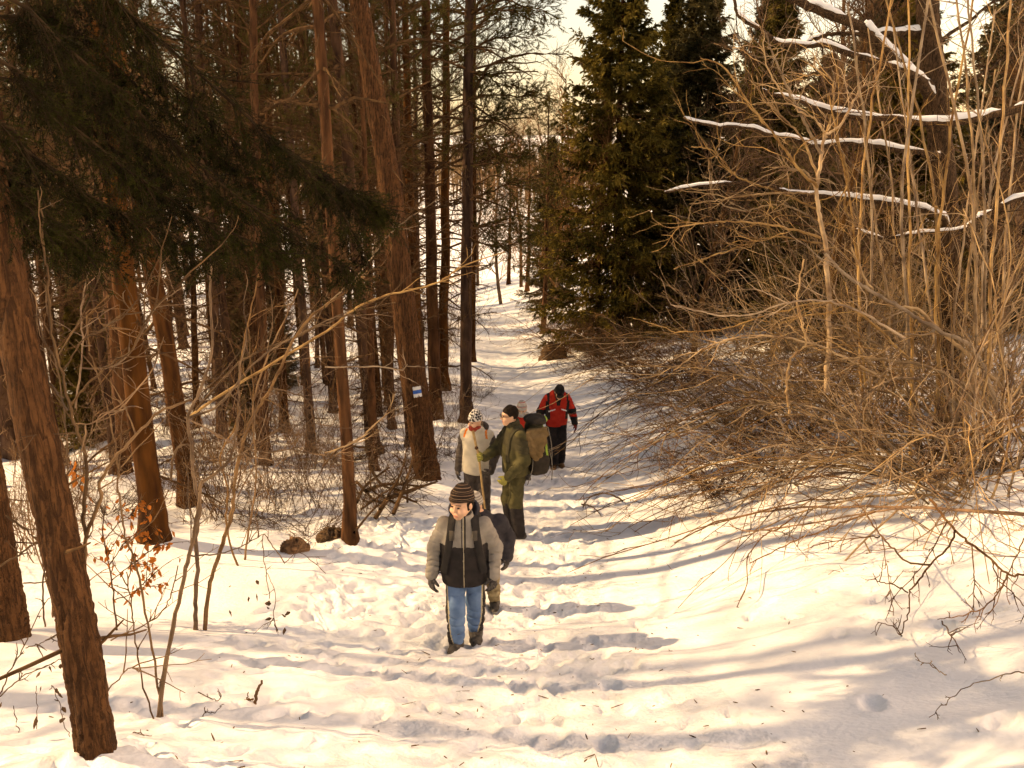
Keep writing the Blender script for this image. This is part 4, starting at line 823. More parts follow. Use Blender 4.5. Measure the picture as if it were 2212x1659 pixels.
sapling('twig', 'thin pale twig arching out of the snow at the lower right edge', 'twig', [(I_((2260, 1050), (2100, 1070), (1890, 1130), (1760, 1210), (1610, 1335)), 4, 2, ('h', .25, .01)), (I_((1720, 1075), (1620, 1010), (1525, 975)), 3, 2, ('h', .05, .05))], 'twig_tan', extra=4, seed=9, ftw=.08)
sapling('twig', 'dark arched bramble stem curling over the snow right of the path', 'twig', [([cr('E', *q) for q in ((1880, 1585), (1840, 1560), (1760, 1537), (1680, 1560), (1640, 1605), (1630, 1625))], 5, 3, ('h', .08, .12)), ([cr('E', *q) for q in ((1620, 1605), (1680, 1620), (1720, 1650), (1745, 1680))], 4, 2, ('h', .12, .0))], 'twig_dark', extra=3, seed=10, ftw=.10)
sapling('stub', 'short broken brown stub sticking out of the foreground snow', 'stub', [(C_((1605, 1235), (1625, 1180), (1655, 1110)), 11, 6, 'g'), (C_((1560, 1225), (1567, 1180)), 5, 3, 'g'), (C_((1545, 1232), (1600, 1222)), 6, 5, ('h', .01, .02))], 'twig_brown', seed=11)
for i, (pp, lab) in enumerate([([(1270, 1350), (1300, 1310), (1370, 1300), (1410, 1250)], 'small bent twig lying left of the broken stub'), ([(1230, 1000), (1235, 1150), (1330, 1220), (1390, 1225), (1380, 1170)], 'curled thin twig behind the broken stub'), ([(770, 1445), (870, 1437), (960, 1460)], 'thin twig on the snow at the foot of the foreground trunk')]):
    sapling('twig', lab, 'twig', [(C_(*pp), 3, 2, ('h', .0, .07))], 'twig_dark', extra=2, seed=20+i, ftw=.08)

# thin saplings with curled dead leaves in the lower left
LEAF = mesh('leaf', [(0, 0, 0), (.35, .12, .5), (-.35, .12, .5), (.22, .05, 1), (-.22, .05, 1), (0, -.14, .5), (0, -.05, 1.05), (0, .1, 1.35)], [(0, 1, 3, 5), (0, 5, 4, 2)], [(5, 3, 6), (5, 6, 4), (3, 7, 6), (6, 7, 4)], [M['beech_leaf']])
DRY = LEAF.copy(); DRY.materials.clear(); DRY.materials.append(M['dry_leaf'])
def leaves(o, pts, me, s, rng):
    for p in pts:
        l = obj('leaf', me, o, tuple(p)); k = s*rng.uniform(.7, 1.4); l.scale = (k, k, k); l.rotation_euler = (rng.normal()*.6+math.pi, rng.normal()*.6, rng.uniform(0, 6.28))
o, org, cv = sapling('beech_sapling', 'beech sapling with dry orange leaves beside the foreground trunk', 'sapling', [
    (C_((740, 800), (720, 600), (690, 380), (650, 180), (640, 20))+B_((500, 1500), (480, 1330)), 5, 2, 'g'), (C_((700, 480), (800, 400), (900, 320), (1000, 260), (1060, 240)), 3, 2, 6.9), (C_((690, 380), (780, 250), (900, 130)), 3, 2, 6.9), (C_((660, 220), (760, 100), (860, 40)), 3, 2, 6.9),
    (C_((720, 600), (830, 560), (900, 500), (970, 440)), 3, 2, 6.8)], 'twig_dark', extra=16, seed=31, ftw=.34)
rl = np.random.RandomState(32)
vv = np.concatenate([np.array([v.co for v in ch.data.vertices]) for ch in o.children]); vv = vv[(vv[:, 2] > .25)]; pts = vv[rl.randint(0, len(vv), 190)]
leaves(o, pts, LEAF, .042, rl)
o, org, cv = sapling('sapling', 'thin drooping sapling with curled blackish leaves on the open snow left of the path', 'sapling', [
    (C_((1800, 360), (1720, 250), (1670, 180), (1660, 240), (1680, 420), (1705, 590)), 3, 2, ('h', .5, .3)), (C_((1680, 420), (1740, 560), (1730, 700), (1760, 800)), 2, 2, ('h', .35, .2)), (C_((1800, 360), (1900, 300), (2060, 430)), 2, 2, ('h', .4, .15))], 'twig_dark', extra=5, seed=33, ftw=.25)
leaves(o, [above(*cr('C', x, y), .22)-org for x, y in ((1620, 470), (1700, 600), (1715, 620), (1690, 640), (1570, 575), (1620, 555), (1800, 690), (1810, 705), (1735, 740), (1745, 765), (1720, 710), (1800, 770), (1450, 660))], DRY, .045, rl)
o, org, cv = sapling('sapling', 'thin dark twig with hanging dead leaves at the lower left', 'sapling', [
    (C_((0, 1200), (150, 1080), (300, 1010), (440, 955)), 4, 2, 3.95), (C_((0, 1190), (60, 1060), (160, 880), (250, 680), (330, 560)), 4, 2, 4.1), (C_((160, 900), (260, 870), (400, 800)), 3, 2, 4.15), (C_((40, 60), (160, 160), (240, 220)), 5, 4, 4.6), (C_((0, 380), (120, 310), (240, 225)), 6, 5, 4.6), (C_((150, 490), (300, 480), (340, 500)), 4, 3, 4.6)], 'twig_dark', extra=5, seed=34, ftw=.16)
leaves(o, [at_y(*cr('C', x, y), 3.97)-org for x, y in ((310, 1010), (260, 1045), (380, 1000), (400, 1010), (395, 1035), (415, 990))], DRY, .035, rl)
o, org, cv = sapling('sapling', 'sprig with dangling dead leaves just left of the foreground trunk base', 'sapling', [(C_((450, 1460), (400, 1380), (380, 1270), (340, 1150), (320, 1160)), 2, 2, ('h', .0, .2)), (C_((230, 1390), (230, 1250), (225, 1140)), 2, 2, 'g'), (C_((110, 1395), (85, 1270)), 3, 2, 'g')], 'twig_dark', seed=35)
leaves(o, [above(*cr('C', x, y), .12)-org for x, y in ((340, 1155), (350, 1150), (365, 1190), (390, 1270), (405, 1340), (260, 1140), (230, 1330), (12, 1240))], DRY, .04, rl)

# ------------------------------------------------------------------ brush pile beside the marked pine
rp = np.random.RandomState(41)
PILE = [((765, 1150), (860, 1060), .35, .1), ((820, 1100), (880, 965), .25, .85), ((790, 1060), (905, 1050), .3, .25), ((850, 1110), (890, 1000), .2, .7), ((780, 1100), (900, 1030), .15, .4), ((840, 1075), (945, 1040), .35, .2), ((800, 1010), (870, 1060), .45, .2), ((860, 1090), (800, 1030), .2, .5), ((770, 1085), (840, 1010), .1, .5), ((880, 1085), (850, 980), .1, .6), ((810, 1120), (900, 1085), .1, .2), ((770, 1040), (830, 1090), .3, .2)]
PLB = ['fallen branch trailing out at the lower left of the brush pile', 'thick branch jutting steeply up out of the brush pile', 'level branch across the middle of the brush pile', 'shorter steep branch beside the thick jutting one', 'slanting branch through the lower brush pile', 'branch running from the brush pile to the marked pine', 'branch on the upper left of the brush pile', 'crossed branch leaning left in the brush pile', 'thin branch at the left end of the brush pile', 'steep branch at the back of the brush pile', 'lowest branch under the brush pile', 'branch slipping off the left side of the brush pile']
for i, (a, b, h0, h1) in enumerate(PILE):
    A, B = above(*a, h0), above(*b, h1); org = A.copy(); mid = (A+B)/2+rp.normal(size=3)*.12
    c = spline([A-org, mid-org, B-org], 16); r = rp.uniform(.012, .032); m = MB().tubes(c, r*np.linspace(1, .45, 16), 7)
    b2, d2, p, t = spawn(rp, c[None], 9, .2, 1, .7, .2); P2 = grow(rp, b2, d2, rp.uniform(.2, .7, 9), 6, .14, 0); m.tubes(P2, np.tile(np.linspace(.006, .002, 6), (9, 1)), 4)
    o = obj('fallen_branch', m.mesh('fallen_branch', [M['dead']]), None, tuple(org)); tag(o, PLB[i], 'branch', 'branches of the brush pile')
# clods and stumps that show through the snow
for i, (px, s, lab) in enumerate([((640, 1190), (.15, .12, .12), 'rounded rusty brown stump in the snow left of the thin nearest pine'), ((717, 1172), (.16, .13, .11), 'small dark stump at the foot of the thin nearest pine'), ((1195, 775), (.42, .35, .42), 'dark root plate at the path edge beyond the red jacket')]):
    g = above(*px); rs = np.random.RandomState(50+i); u, v = np.meshgrid(np.linspace(0, 2*np.pi, 41)[:-1], np.linspace(.02, np.pi-.02, 24), indexing='ij')
    R = 1+.35*vnoise(np.cos(u)*2+5, np.sin(u)*2+v*2.2, 60+i)+.75*vnoise(np.cos(u)*5+9, np.sin(u)*5+v*6, 70+i)
    Vv = np.stack([R*np.cos(u)*np.sin(v)*s[0], R*np.sin(u)*np.sin(v)*s[1], R*np.cos(v)*s[2]+s[2]*.15], -1); a_ = np.arange(40)[:, None]*24; b_ = ((np.arange(40)+1) % 40)[:, None]*24; k_ = np.arange(23)[None]
    m = MB().add(Vv.reshape(-1, 3), np.stack([a_+k_, a_+k_+1, b_+k_+1, b_+k_], -1).reshape(-1, 4)); bb = Vv.reshape(-1, 3)[rs.randint(0, 960, 40)]
    P2 = grow(rs, bb, N3(bb), rs.uniform(.03, .14, 40), 4, .3, 0); m.tubes(P2, np.tile(np.linspace(.004, .002, 4), (40, 1)), 3)
    tag(obj('stump', m.mesh('stump', [M['dry_leaf'] if i != 0 else M['twig_brown']]), None, (g[0], g[1], gz(g[0], g[1]))), lab, 'stump')
# needles, bits of bark and leaf crumbs strewn on the snow
rs = np.random.RandomState(91); lt = MB(); n = 420
y = 2.8+8.5*rs.rand(n)**1.3; x = np.where(rs.rand(n) < .65, path_x(y)+rs.normal(size=n)*1.3, rs.uniform(-3.5, 5, n)); z = ground_z(x, y)
L = rs.uniform(.008, .045, n)*np.where(rs.rand(n) < .12, 2.2, 1); d = N3(np.stack([rs.normal(size=n), rs.normal(size=n), rs.normal(size=n)*.12], -1)); P0 = np.stack([x, y, z+.008], -1)
lt.tubes(np.stack([P0, P0+d*L[:, None]*.5, P0+d*L[:, None]], 1), np.outer(rs.uniform(.0015, .0045, n), [1, 1.2, .5]), 4)
tag(obj('twig_litter', lt.mesh('twig_litter', [M['litter']])), 'needles and bark crumbs strewn over the snow', 'litter', kind='stuff')

# ------------------------------------------------------------------ people: smooth solid fields turned into one continuous skin each
def surface_nets(f, lo, hi, h):
    ax = [np.arange(a, b+h, h, dtype=np.float32) for a, b in zip(lo, hi)]
    Pg = np.stack(np.meshgrid(*ax, indexing='ij'), -1); d = f(Pg).astype(np.float32); s = d < 0
    off = np.array([(i, j, k) for i in (0, 1) for j in (0, 1) for k in (0, 1)])
    nx, ny, nz = d.shape; cnt = np.zeros((nx-1, ny-1, nz-1), np.int8)
    for o in off: cnt += s[o[0]:nx-1+o[0], o[1]:ny-1+o[1], o[2]:nz-1+o[2]]
    act = (cnt > 0) & (cnt < 8); ci = np.argwhere(act); idx = -np.ones(act.shape, np.int64); idx[act] = np.arange(len(ci))
    D = np.stack([d[tuple((ci+o).T)] for o in off], 1); acc = np.zeros((len(ci), 3)); n = np.zeros(len(ci))
    for a in range(8):
        for b in range(a+1, 8):
            if np.abs(off[a]-off[b]).sum() != 1: continue
            m = (D[:, a] < 0) != (D[:, b] < 0); t = np.where(m, D[:, a]/np.where(m, D[:, a]-D[:, b], 1), 0)
            acc += m[:, None]*(off[a]+(off[b]-off[a])*t[:, None]); n += m
    V = (ci+acc/n[:, None])*h+np.array(lo)
    Q = []
    for a in range(3):
        b, c = (a+1) % 3, (a+2) % 3; sl0 = [slice(None)]*3; sl1 = [slice(None)]*3; sl0[a] = slice(0, -1); sl1[a] = slice(1, None)
        e = np.argwhere(s[tuple(sl0)] != s[tuple(sl1)]); e = e[(e[:, b] > 0) & (e[:, c] > 0) & (e[:, b] < act.shape[b]) & (e[:, c] < act.shape[c])]
        eb = np.zeros(3, int); eb[b] = 1; ec = np.zeros(3, int); ec[c] = 1
        q = np.stack([idx[tuple((e-eb-ec).T)], idx[tuple((e-ec).T)], idx[tuple(e.T)], idx[tuple((e-eb).T)]], 1)
        fl = ~s[tuple(e.T)]; q[fl] = q[fl][:, ::-1]; Q.append(q)
    Q = np.concatenate(Q); Q = Q[(Q >= 0).all(1)]
    return V, Q
def smin(a, b, k): h = np.clip(.5+.5*(b-a)/k, 0, 1); return b*(1-h)+a*h-k*h*(1-h)
def smax(a, b, k): return -smin(-a, -b, k)
def cap(P, a, b, ra, rb, wr=None):
    a = np.asarray(a, np.float32); b = np.asarray(b, np.float32); ab = b-a; l = float(np.linalg.norm(ab))+1e-6
    t = np.clip(((P-a)@ab)/(l*l), 0, 1); d = np.linalg.norm(P-a-t[..., None]*ab, axis=-1)-(ra+(rb-ra)*t)
    if wr: amp, lam, ph = wr; w_ = t*l/lam*3.14+ph+1.3*np.sin(P[..., 0]*17+ph*3)+1.1*np.sin(P[..., 1]*21+P[..., 2]*7+ph); d = d+amp*((1-np.abs(np.sin(w_)))**3*1.7*(.35+.65*np.sin(P[..., 0]*13+P[..., 1]*29+P[..., 2]*11+ph)**2)-.25)*np.sin(np.clip(t, 0, 1)*3.14)**.5
    return d
def ell(P, c, r):
    q = (P-np.asarray(c, np.float32))/np.asarray(r, np.float32); return (np.linalg.norm(q, axis=-1)-1)*min(r)
def loft(P, K, k=.02, e=2.5):
    K = np.array(K, float); z = P[..., 2]; cx = np.interp(z, K[:, 0], K[:, 1]); cy = np.interp(z, K[:, 0], K[:, 2]); ax = np.interp(z, K[:, 0], K[:, 3]); ay = np.interp(z, K[:, 0], K[:, 4])
    d = ((np.abs((P[..., 0]-cx)/ax)**e+np.abs((P[..., 1]-cy)/ay)**e)**(1/e)-1)*np.minimum(ax, ay)
    return smax(smax(d, K[0, 0]-z, k), z-K[-1, 0], k)
def fold(P, amp, f=1.0, ph=0): return amp*(np.sin(P[..., 2]*26*f+5*np.sin(P[..., 0]*9+ph)+3*np.sin(P[..., 1]*11+ph*2))*.6+np.sin(P[..., 0]*33*f+P[..., 2]*14+ph)*.4)
def rotm(yaw, pitch=0, roll=0): return np.array(Matrix.Rotation(yaw, 3, 'Z') @ Matrix.Rotation(pitch, 3, 'X') @ Matrix.Rotation(roll, 3, 'Y'))
def skin_obj(name, f, lo, hi, h, mats, parent, sel=None, label=None):
    V, Q = surface_nets(f, lo, hi, h); mi = None
    if sel is not None: mi = sel(V[Q].mean(1))
    o = obj(name, mesh(name, V, Q, None, mats, mi), parent)
    if label: o['label'] = label
    return o
def cloth(name, c1, c2, rough=.85, scale=14, bump=.25): return mat(name, c1, c2, scale, rough=rough, bump=bump, bscale=120, bdist=.004, spec=.25)
def stripes(name, cols, period, rough=.9, slant=(0, 0, 1), off=0.0):
    """bands across the object's height; cols = [(position, colour), ...] within one period"""
    m = bpy.data.materials.new(name); m.use_nodes = True; nt = m.node_tree; b = nt.nodes['Principled BSDF']; b.inputs['Roughness'].default_value = rough; b.inputs['Specular IOR Level'].default_value = .15
    tc = nt.nodes.new('ShaderNodeTexCoord'); dt = nt.nodes.new('ShaderNodeVectorMath'); dt.operation = 'DOT_PRODUCT'; dt.inputs[1].default_value = slant; nt.links.new(tc.outputs['Object'], dt.inputs[0])
    a = nt.nodes.new('ShaderNodeMath'); a.operation = 'ADD'; a.inputs[1].default_value = 10*period+off; nt.links.new(dt.outputs['Value'], a.inputs[0])
    dv = nt.nodes.new('ShaderNodeMath'); dv.operation = 'DIVIDE'; dv.inputs[1].default_value = period; nt.links.new(a.outputs[0], dv.inputs[0])
    fr = nt.nodes.new('ShaderNodeMath'); fr.operation = 'FRACT'; nt.links.new(dv.outputs[0], fr.inputs[0])
    r = nt.nodes.new('ShaderNodeValToRGB'); r.color_ramp.interpolation = 'CONSTANT'; e = r.color_ramp.elements
    e[0].position = cols[0][0]; e[0].color = (*cols[0][1], 1); e[1].position = cols[1][0]; e[1].color = (*cols[1][1], 1)
    for p, c in cols[2:]: x = e.new(p); x.color = (*c, 1)
    nt.links.new(fr.outputs[0], r.inputs[0]); nt.links.new(r.outputs[0], b.inputs['Base Color'])
    n = nt.nodes.new('ShaderNodeTexNoise'); n.inputs['Scale'].default_value = 160; nt.links.new(tc.outputs['Object'], n.inputs['Vector'])
    bp = nt.nodes.new('ShaderNodeBump'); bp.inputs['Strength'].default_value = .5; bp.inputs['Distance'].default_value = .004; nt.links.new(n.outputs['Fac'], bp.inputs['Height']); nt.links.new(bp.outputs[0], b.inputs['Normal'])
    return m
SK = mat('skin', (.62, .36, .23), (.70, .42, .28), 12, rough=.55, spec=.35, sss=.08)
LIP = mat('lip', (.50, .20, .14), rough=.5); EYE = mat('eye', (.02, .012, .008), rough=.25, spec=.6); BROW = mat('brow', (.16, .085, .05), rough=.9)
HAIR = mat('hair', (.010, .006, .004), (.022, .013, .008), 60, (1, 1, .2), rough=.75, spec=.12, bump=.6, bscale=160)
BOOT = mat('boot', (.035, .028, .022), (.09, .075, .06), 25, rough=.7, bump=.3, bscale=60); SOLE = mat('boot_sole', (.12, .11, .10), (.3, .29, .27), 20, rough=.9)
BROWNBOOT = mat('brown_boot', (.12, .06, .025), (.2, .11, .05), 25, rough=.7, bump=.3, bscale=60)

class Person:
    def __init__(s, label, px, H, yaw, D=None):
        g = above(*px) if D is None else at_y(*px, D); s.x, s.y = g[0], g[1]; z = gz(s.x, s.y)-.015
        s.o = thing('person', label, 'person', (s.x, s.y, z), 'hikers on the path'); s.o.rotation_euler = (0, 0, yaw); s.H = H; s.yaw = yaw
        s.k = H/1.75
    def world(s, p):
        c, n = math.cos(s.yaw), math.sin(s.yaw); return np.array([s.o.location.x+c*p[0]-n*p[1], s.o.location.y+n*p[0]+c*p[1], s.o.location.z+p[2]])
    def child_thing(s, name, label, cat, group=None):
        o = thing(name, label, cat, s.o.location, group); o.rotation_euler = (0, 0, s.yaw); return o

def head_frame(P, c, R, s): return ((P-np.asarray(c, np.float32))@R.astype(np.float32))/s
CHILD = [0.0]
def head_sdf(P, c, R, s):
    q = head_frame(P, c, R, s); ch = CHILD[0]
    d = smin(ell(q, (0, .012, .03), (.076, .094, .094)), ell(q, (0, -.022, -.048), (.058, .066, .076)), .03)
    d = smin(d, ell(q, (0, -.066+.006*ch, -.098+.010*ch), (.026, .02, .018)), .03)
    d = smin(d, ell(q, (0, -.078+.012*ch, .030), (.052, .016, .012)), .02)
    for sx in (-1, 1):
        d = smin(d, ell(q, (sx*.040, -.062, -.035), (.026, .026, .024)), .025)
        d = smax(d, -ell(q, (sx*.031, -.098, .008), (.019, .016, .012)), .012)
        d = smin(d, ell(q, (sx*.078, .012, -.010), (.010, .020, .030)), .008)
    d = smin(d, cap(q, (0, -.088, .004), (0, -.108+.006*ch, -.028+.004*ch), .008, .0125-.003*ch), .012)
    d = smin(d, ell(q, (0, -.086, -.060), (.023, .010, .005)), .008); d = smin(d, ell(q, (0, -.084, -.071), (.019, .010, .006)), .008)
    return d*s
def face_sel(c, R, s):
    def f(C):
        q = ((C-np.asarray(c))@R)/s; m = np.zeros(len(C), int)
        m[(np.abs(q[:, 0]) < .023) & (q[:, 2] < -.056) & (q[:, 2] > -.076) & (q[:, 1] < -.083)] = 1
        m[(np.abs(np.abs(q[:, 0])-.032) < .019) & (np.abs(q[:, 2]-.030+.1*(np.abs(q[:, 0])-.03)) < .0034) & (q[:, 1] < -.06)] = 2
        return m
    return f
def add_head(p, c, R, s, joints, h=.0065, extra=None, bare=()):
    """one continuous body: head, neck, trunk, limbs (the clothes lie over it)"""
    J = joints; k = p.k
    def f(P):
        d = head_sdf(P, c, R, s)
        nb = np.asarray(c)+R@np.array([0, .02, -.06])*s
        b = cap(P, nb, J['neck'], .052*s, .056*s)
        d = smin(d, b, .025*s)
        t = smin(cap(P, np.asarray(J['neck'])+(0, 0, -.06), J['pelvis'], .085*k, .095*k), cap(P, J['shL'], J['shR'], .055*k, .055*k), .05)
        for S in 'LR':
            t = smin(t, cap(P, J['sh'+S], J['el'+S], .042*k, .034*k), .03); t = smin(t, cap(P, J['el'+S], J['wr'+S], .034*k, .025*k), .02)
            t = smin(t, cap(P, J['hip'+S], J['kn'+S], .062*k, .046*k), .03); t = smin(t, cap(P, J['kn'+S], J['an'+S], .046*k, .032*k), .02)
            t = smin(t, cap(P, J['an'+S], np.asarray(J['an'+S])+R0@np.array([0, -.1*k, -.045*k]), .032*k, .028*k), .02)
        d = smin(d, t, .03)
        if extra: d = smin(d, extra(P), .01)
        return d
    R0 = np.eye(3)
    A = np.array([v for v in J.values()]+[np.asarray(c)+.14*s, np.asarray(c)-.14*s]); lo = A.min(0)-.13; hi = A.max(0)+.13
    b = skin_obj('body', f, lo, hi, h, [SK, LIP, BROW], p.o, face_sel(c, R, s))
    for sx in (-1, 1):
        e = np.asarray(c)+R@np.array([sx*.031, -.0835, .007])*s
        V, Q = surface_nets(lambda P: ell(P, e, (.0125*s, .0085*s, .0065*s)), e-.02, e+.02, .003); obj('eye', mesh('eye', V, Q, None, [EYE]), b)
    return b
def add_hat(p, c, R, s, m, z0=.028, tilt=.0, grow_=1.14, top=.02, name='hat', cuff=None, h=.007, wr=.003):
    c = np.asarray(c)
    def f(P):
        q = head_frame(P, c, R, s)
        d = smin(ell(q, (0, .012, .034), (.078*grow_, .097*grow_, .098*grow_)), ell(q, (0, .02, .10+top), (.05, .055, .04)), .04)
        d = smax(d, (z0+tilt*q[..., 1])-q[..., 2], .012)
        return (d+wr*np.sin(q[..., 2]*120+2*np.sin(q[..., 0]*30)))*s
    A = c-np.array([.17, .17, .12])*s; B = c+np.array([.17, .17, .24])*s
    return skin_obj(name, f, A, B, h, [m], p.o)
def hand_sdf(P, w, d, n, side, s, curl=.5, thumb_out=.6):
    """w wrist, d towards the fingers, n out of the palm, side = direction the thumb leaves"""
    w = np.asarray(w, float); d = N3(d); n = N3(np.asarray(n)-d*np.dot(n, d)); t = N3(np.cross(d, n)); t = t*np.sign(np.dot(t, side)) if abs(np.dot(t, side)) > 1e-6 else t
    r = smin(cap(P, w, w+d*.05*s, .026*s, .030*s), cap(P, w+d*.045*s+t*.022*s, w+d*.075*s-t*.024*s, .020*s, .019*s), .015*s)
    for i, (o, L) in enumerate(((.033, .070), (.012, .078), (-.010, .073), (-.031, .056))):
        b = w+d*.078*s+t*o*s; d1 = N3(d*math.cos(curl*.6)+n*math.sin(curl*.6)+t*o*2.5); m_ = b+d1*L*.5*s; d2 = N3(d*math.cos(curl*1.7)+n*math.sin(curl*1.7)+t*o*2); e = m_+d2*L*.5*s
        r = smin(r, np.minimum(cap(P, b, m_, .0125*s, .0115*s), cap(P, m_, e, .0115*s, .010*s)), .006*s)
    tb = w+d*.025*s+t*.026*s; td = N3(d*.75+t*thumb_out+n*.35); tm = tb+td*.038*s; te = tm+N3(td+n*.4+d*.3)*.034*s
    return smin(r, np.minimum(cap(P, tb, tm, .016*s, .014*s), cap(P, tm, te, .014*s, .011*s)), .008*s)
def add_glove(p, J, S, m, n, side, s=1.0, curl=.5, d=None, cuff=True, name='glove', mats=None, sel=None, thumb=.6):
    w = np.asarray(J['wr'+S], float); dd = N3(np.asarray(J['wr'+S])-np.asarray(J['el'+S])) if d is None else N3(d)
    def f(P):
        r = hand_sdf(P, w, dd, n, side, s*1.12, curl, thumb)
        return smin(r, cap(P, w-dd*.05, w+dd*.01, .036*s, .034*s), .012) if cuff else r
    return skin_obj(name, f, w-.25*s, w+.25*s, .006, mats or [m], p.o, sel)
def add_boot(p, a, fd, m, s=1.0, shaft=.12, name='boot', sh_r=.056):
    a = np.asarray(a, float); fd = N3(fd); g = np.array([a[0], a[1], 0.0])
    def f(P):
        heel = g-fd*.055*s+np.array([0, 0, .042*s]); ball = g+fd*.10*s+np.array([0, 0, .038*s]); toe = g+fd*.155*s+np.array([0, 0, .034*s])
        d = smin(cap(P, heel, ball, .046*s, .050*s), cap(P, ball, toe, .050*s, .040*s), .02); d = smin(d, cap(P, g+np.array([0, 0, .06*s])-fd*.01, g+np.array([0, 0, .06*s+shaft]), .052*s, sh_r*s), .05)
        return smax(d, -P[..., 2]+.002, .006)+.002*np.sin(P[..., 2]*150)
    return skin_obj(name, f, g+np.array([-.26*s, -.26*s, -.02]), g+np.array([.26*s, .26*s, .14+shaft]), .007, [m, SOLE], p.o, lambda C: ((C[:, 2] < .030*s)).astype(int))
def add_trousers(p, J, m, r=(.125, .085, .07), hem=.08, amp=.006, mats=None, sel=None, belly=None, name='trousers'):
    k = p.k
    def f(P):
        pv = np.asarray(J['pelvis']); d = loft(P, [(pv[2]-.07*k, pv[0], pv[1], .155*k, .10*k), (pv[2]+.02, pv[0], pv[1], .165*k, .105*k), (pv[2]+.16*k, pv[0], pv[1], .15*k, .11*k)], .05)
        for i, S in enumerate('LR'):
            l = smin(cap(P, J['hip'+S], J['kn'+S], r[0]*.82*k, r[1]*k, (amp, .13, i*2.)), cap(P, J['kn'+S], np.asarray(J['an'+S])-np.array([0, 0, hem*.2]), r[1]*k, r[2]*k, (amp*1.2, .085, i*3.+1)), .03)
            d = smin(d, l, .035)
        return smax(d+fold(P, amp*.5, 1.2, 1), hem-P[..., 2], .012)
    A = np.array([J[x] for x in ('pelvis', 'hipL', 'hipR', 'knL', 'knR', 'anL', 'anR')]); lo = A.min(0)-.2; hi = A.max(0)+.25; lo[2] = hem-.03
    return skin_obj(name, f, lo, hi, .008, mats or [m], p.o, sel)
def jacket_field(p, J, K, sl=(.075, .065, .055), amp=.008, k=.04, wl=.075):
    def f(P):
        d = loft(P, K, .03)
        for i, S in enumerate('LR'):
            a = smin(cap(P, J['sh'+S], J['el'+S], sl[0], sl[1], (amp, wl, i*1.7)), cap(P, J['el'+S], J['wr'+S], sl[1], sl[2], (amp*1.1, wl*.8, i*2.9+1)), .02); d = smin(d, a, k)
        return d+fold(P, amp*.35, 1, .7)
    return f
def bounds(J, K, pad=.12):
    A = np.array([J[x] for x in ('shL', 'shR', 'elL', 'elR', 'wrL', 'wrR')]+[(r[1]-r[3], r[2]-r[4], r[0]) for r in K]+[(r[1]+r[3], r[2]+r[4], r[0]) for r in K]); return A.min(0)-pad, A.max(0)+pad

# --- 1. boy in front -------------------------------------------------------------------------------------------------
GREY = cloth('grey_shell', (.22, .195, .165), (.29, .26, .22)); BLACKC = cloth('black_shell', (.016, .013, .012), (.028, .022, .02)); BLUE = cloth('blue_cloth', (.085, .16, .30), (.13, .22, .37)); PIPE = cloth('pale_piping', (.34, .29, .19), (.42, .36, .24))
NAVY = cloth('navy_shell', (.02, .02, .028), (.035, .034, .045))
CHILD[0] = 1.0
p = Person('boy in a grey and black jacket and blue trousers walking towards the viewer', (1006, 1388), 1.46, .0)
J = dict(neck=(0, .01, 1.20), pelvis=(0, .02, .74), shL=(.165, .02, 1.12), shR=(-.165, .02, 1.12), elL=(.26, .05, .90), elR=(-.255, .05, .89), wrL=(.25, -.07, .70), wrR=(-.275, -.06, .69),
         hipL=(.078, .02, .72), hipR=(-.078, .02, .72), knL=(.088, .06, .41), knR=(-.075, -.09, .42), anL=(.085, .10, .09), anR=(-.075, -.10, .08))
hc, hR, hs = (-.015, -.02, 1.325), rotm(-.58, .12), 1.06
K = [(.60, 0, .01, .195, .145), (.70, 0, .01, .197, .148), (.95, 0, .01, .185, .135), (1.08, 0, .01, .17, .12), (1.16, 0, .01, .12, .10), (1.215, 0, .0, .085, .085), (1.25, 0, 0, .085, .085)]
jf = jacket_field(p, J, K, (.069, .063, .053), .012, wl=.06)
add_head(p, hc, hR, hs, J)
def jf1(P): return smax(jf(P), -ell(P, (0, -.01, 1.26), (.065, .07, .07)), .01)
def jsel(C):
    m = np.zeros(len(C), int); side = np.abs(C[:, 0]) > np.interp(C[:, 2], [.6, .9, 1.1], [.225, .205, .20]); m[(C[:, 2] < .975) & ~side] = 1; m[(np.abs(C[:, 0]) < .0045) & (C[:, 1] < -.05)] = 2; m[(np.abs(np.abs(C[:, 0])-.014) < .005) & (C[:, 1] < -.05) & (C[:, 2] > .9)] = 1
    return m
jk = skin_obj('jacket', jf1, *bounds(J, K), .0075, [GREY, BLACKC, PIPE], p.o, jsel)
lo, hi = np.array([-.2, -.12, 1.12]), np.array([.2, .25, 1.42])
skin_obj('hood', lambda P: smax(smax(ell(P, (0, .085, 1.235), (.135, .115, .10)), -ell(P, (0, -.02, 1.30), (.115, .145, .14)), .02), -(P[..., 1]+.06), .02), lo, hi, .0075, [NAVY], p.o)
skin_obj('neck_warmer', lambda P: smax(cap(P, (0, 0, 1.17), (0, 0, 1.225), .074, .070), -cap(P, (0, 0, 1.1), (0, 0, 1.4), .05, .05), .01), np.array([-.12, -.12, 1.08]), np.array([.12, .12, 1.34]), .0075, [BLACKC], p.o)
HAT1 = stripes('striped_knit', [(0, (.022, .014, .010)), (.32, (.17, .11, .075)), (.42, (.025, .016, .011)), (.66, (.10, .065, .045)), (.74, (.022, .014, .010)), (.9, (.16, .105, .07))], .058, slant=(.06, .12, 1))
add_hat(p, hc, hR, hs, HAT1, z0=.036, tilt=-.14, grow_=1.20, top=.014)
def hf1(P):
    q = head_frame(P, hc, hR, hs); d = ell(q, (0, .022, .01), (.083, .092, .10)); d = smax(d, -(q[..., 1]+.018+.25*(q[..., 2]+.02)), .01); return smax(smax(d, -.055-q[..., 2], .01), q[..., 2]-.06, .01)*hs
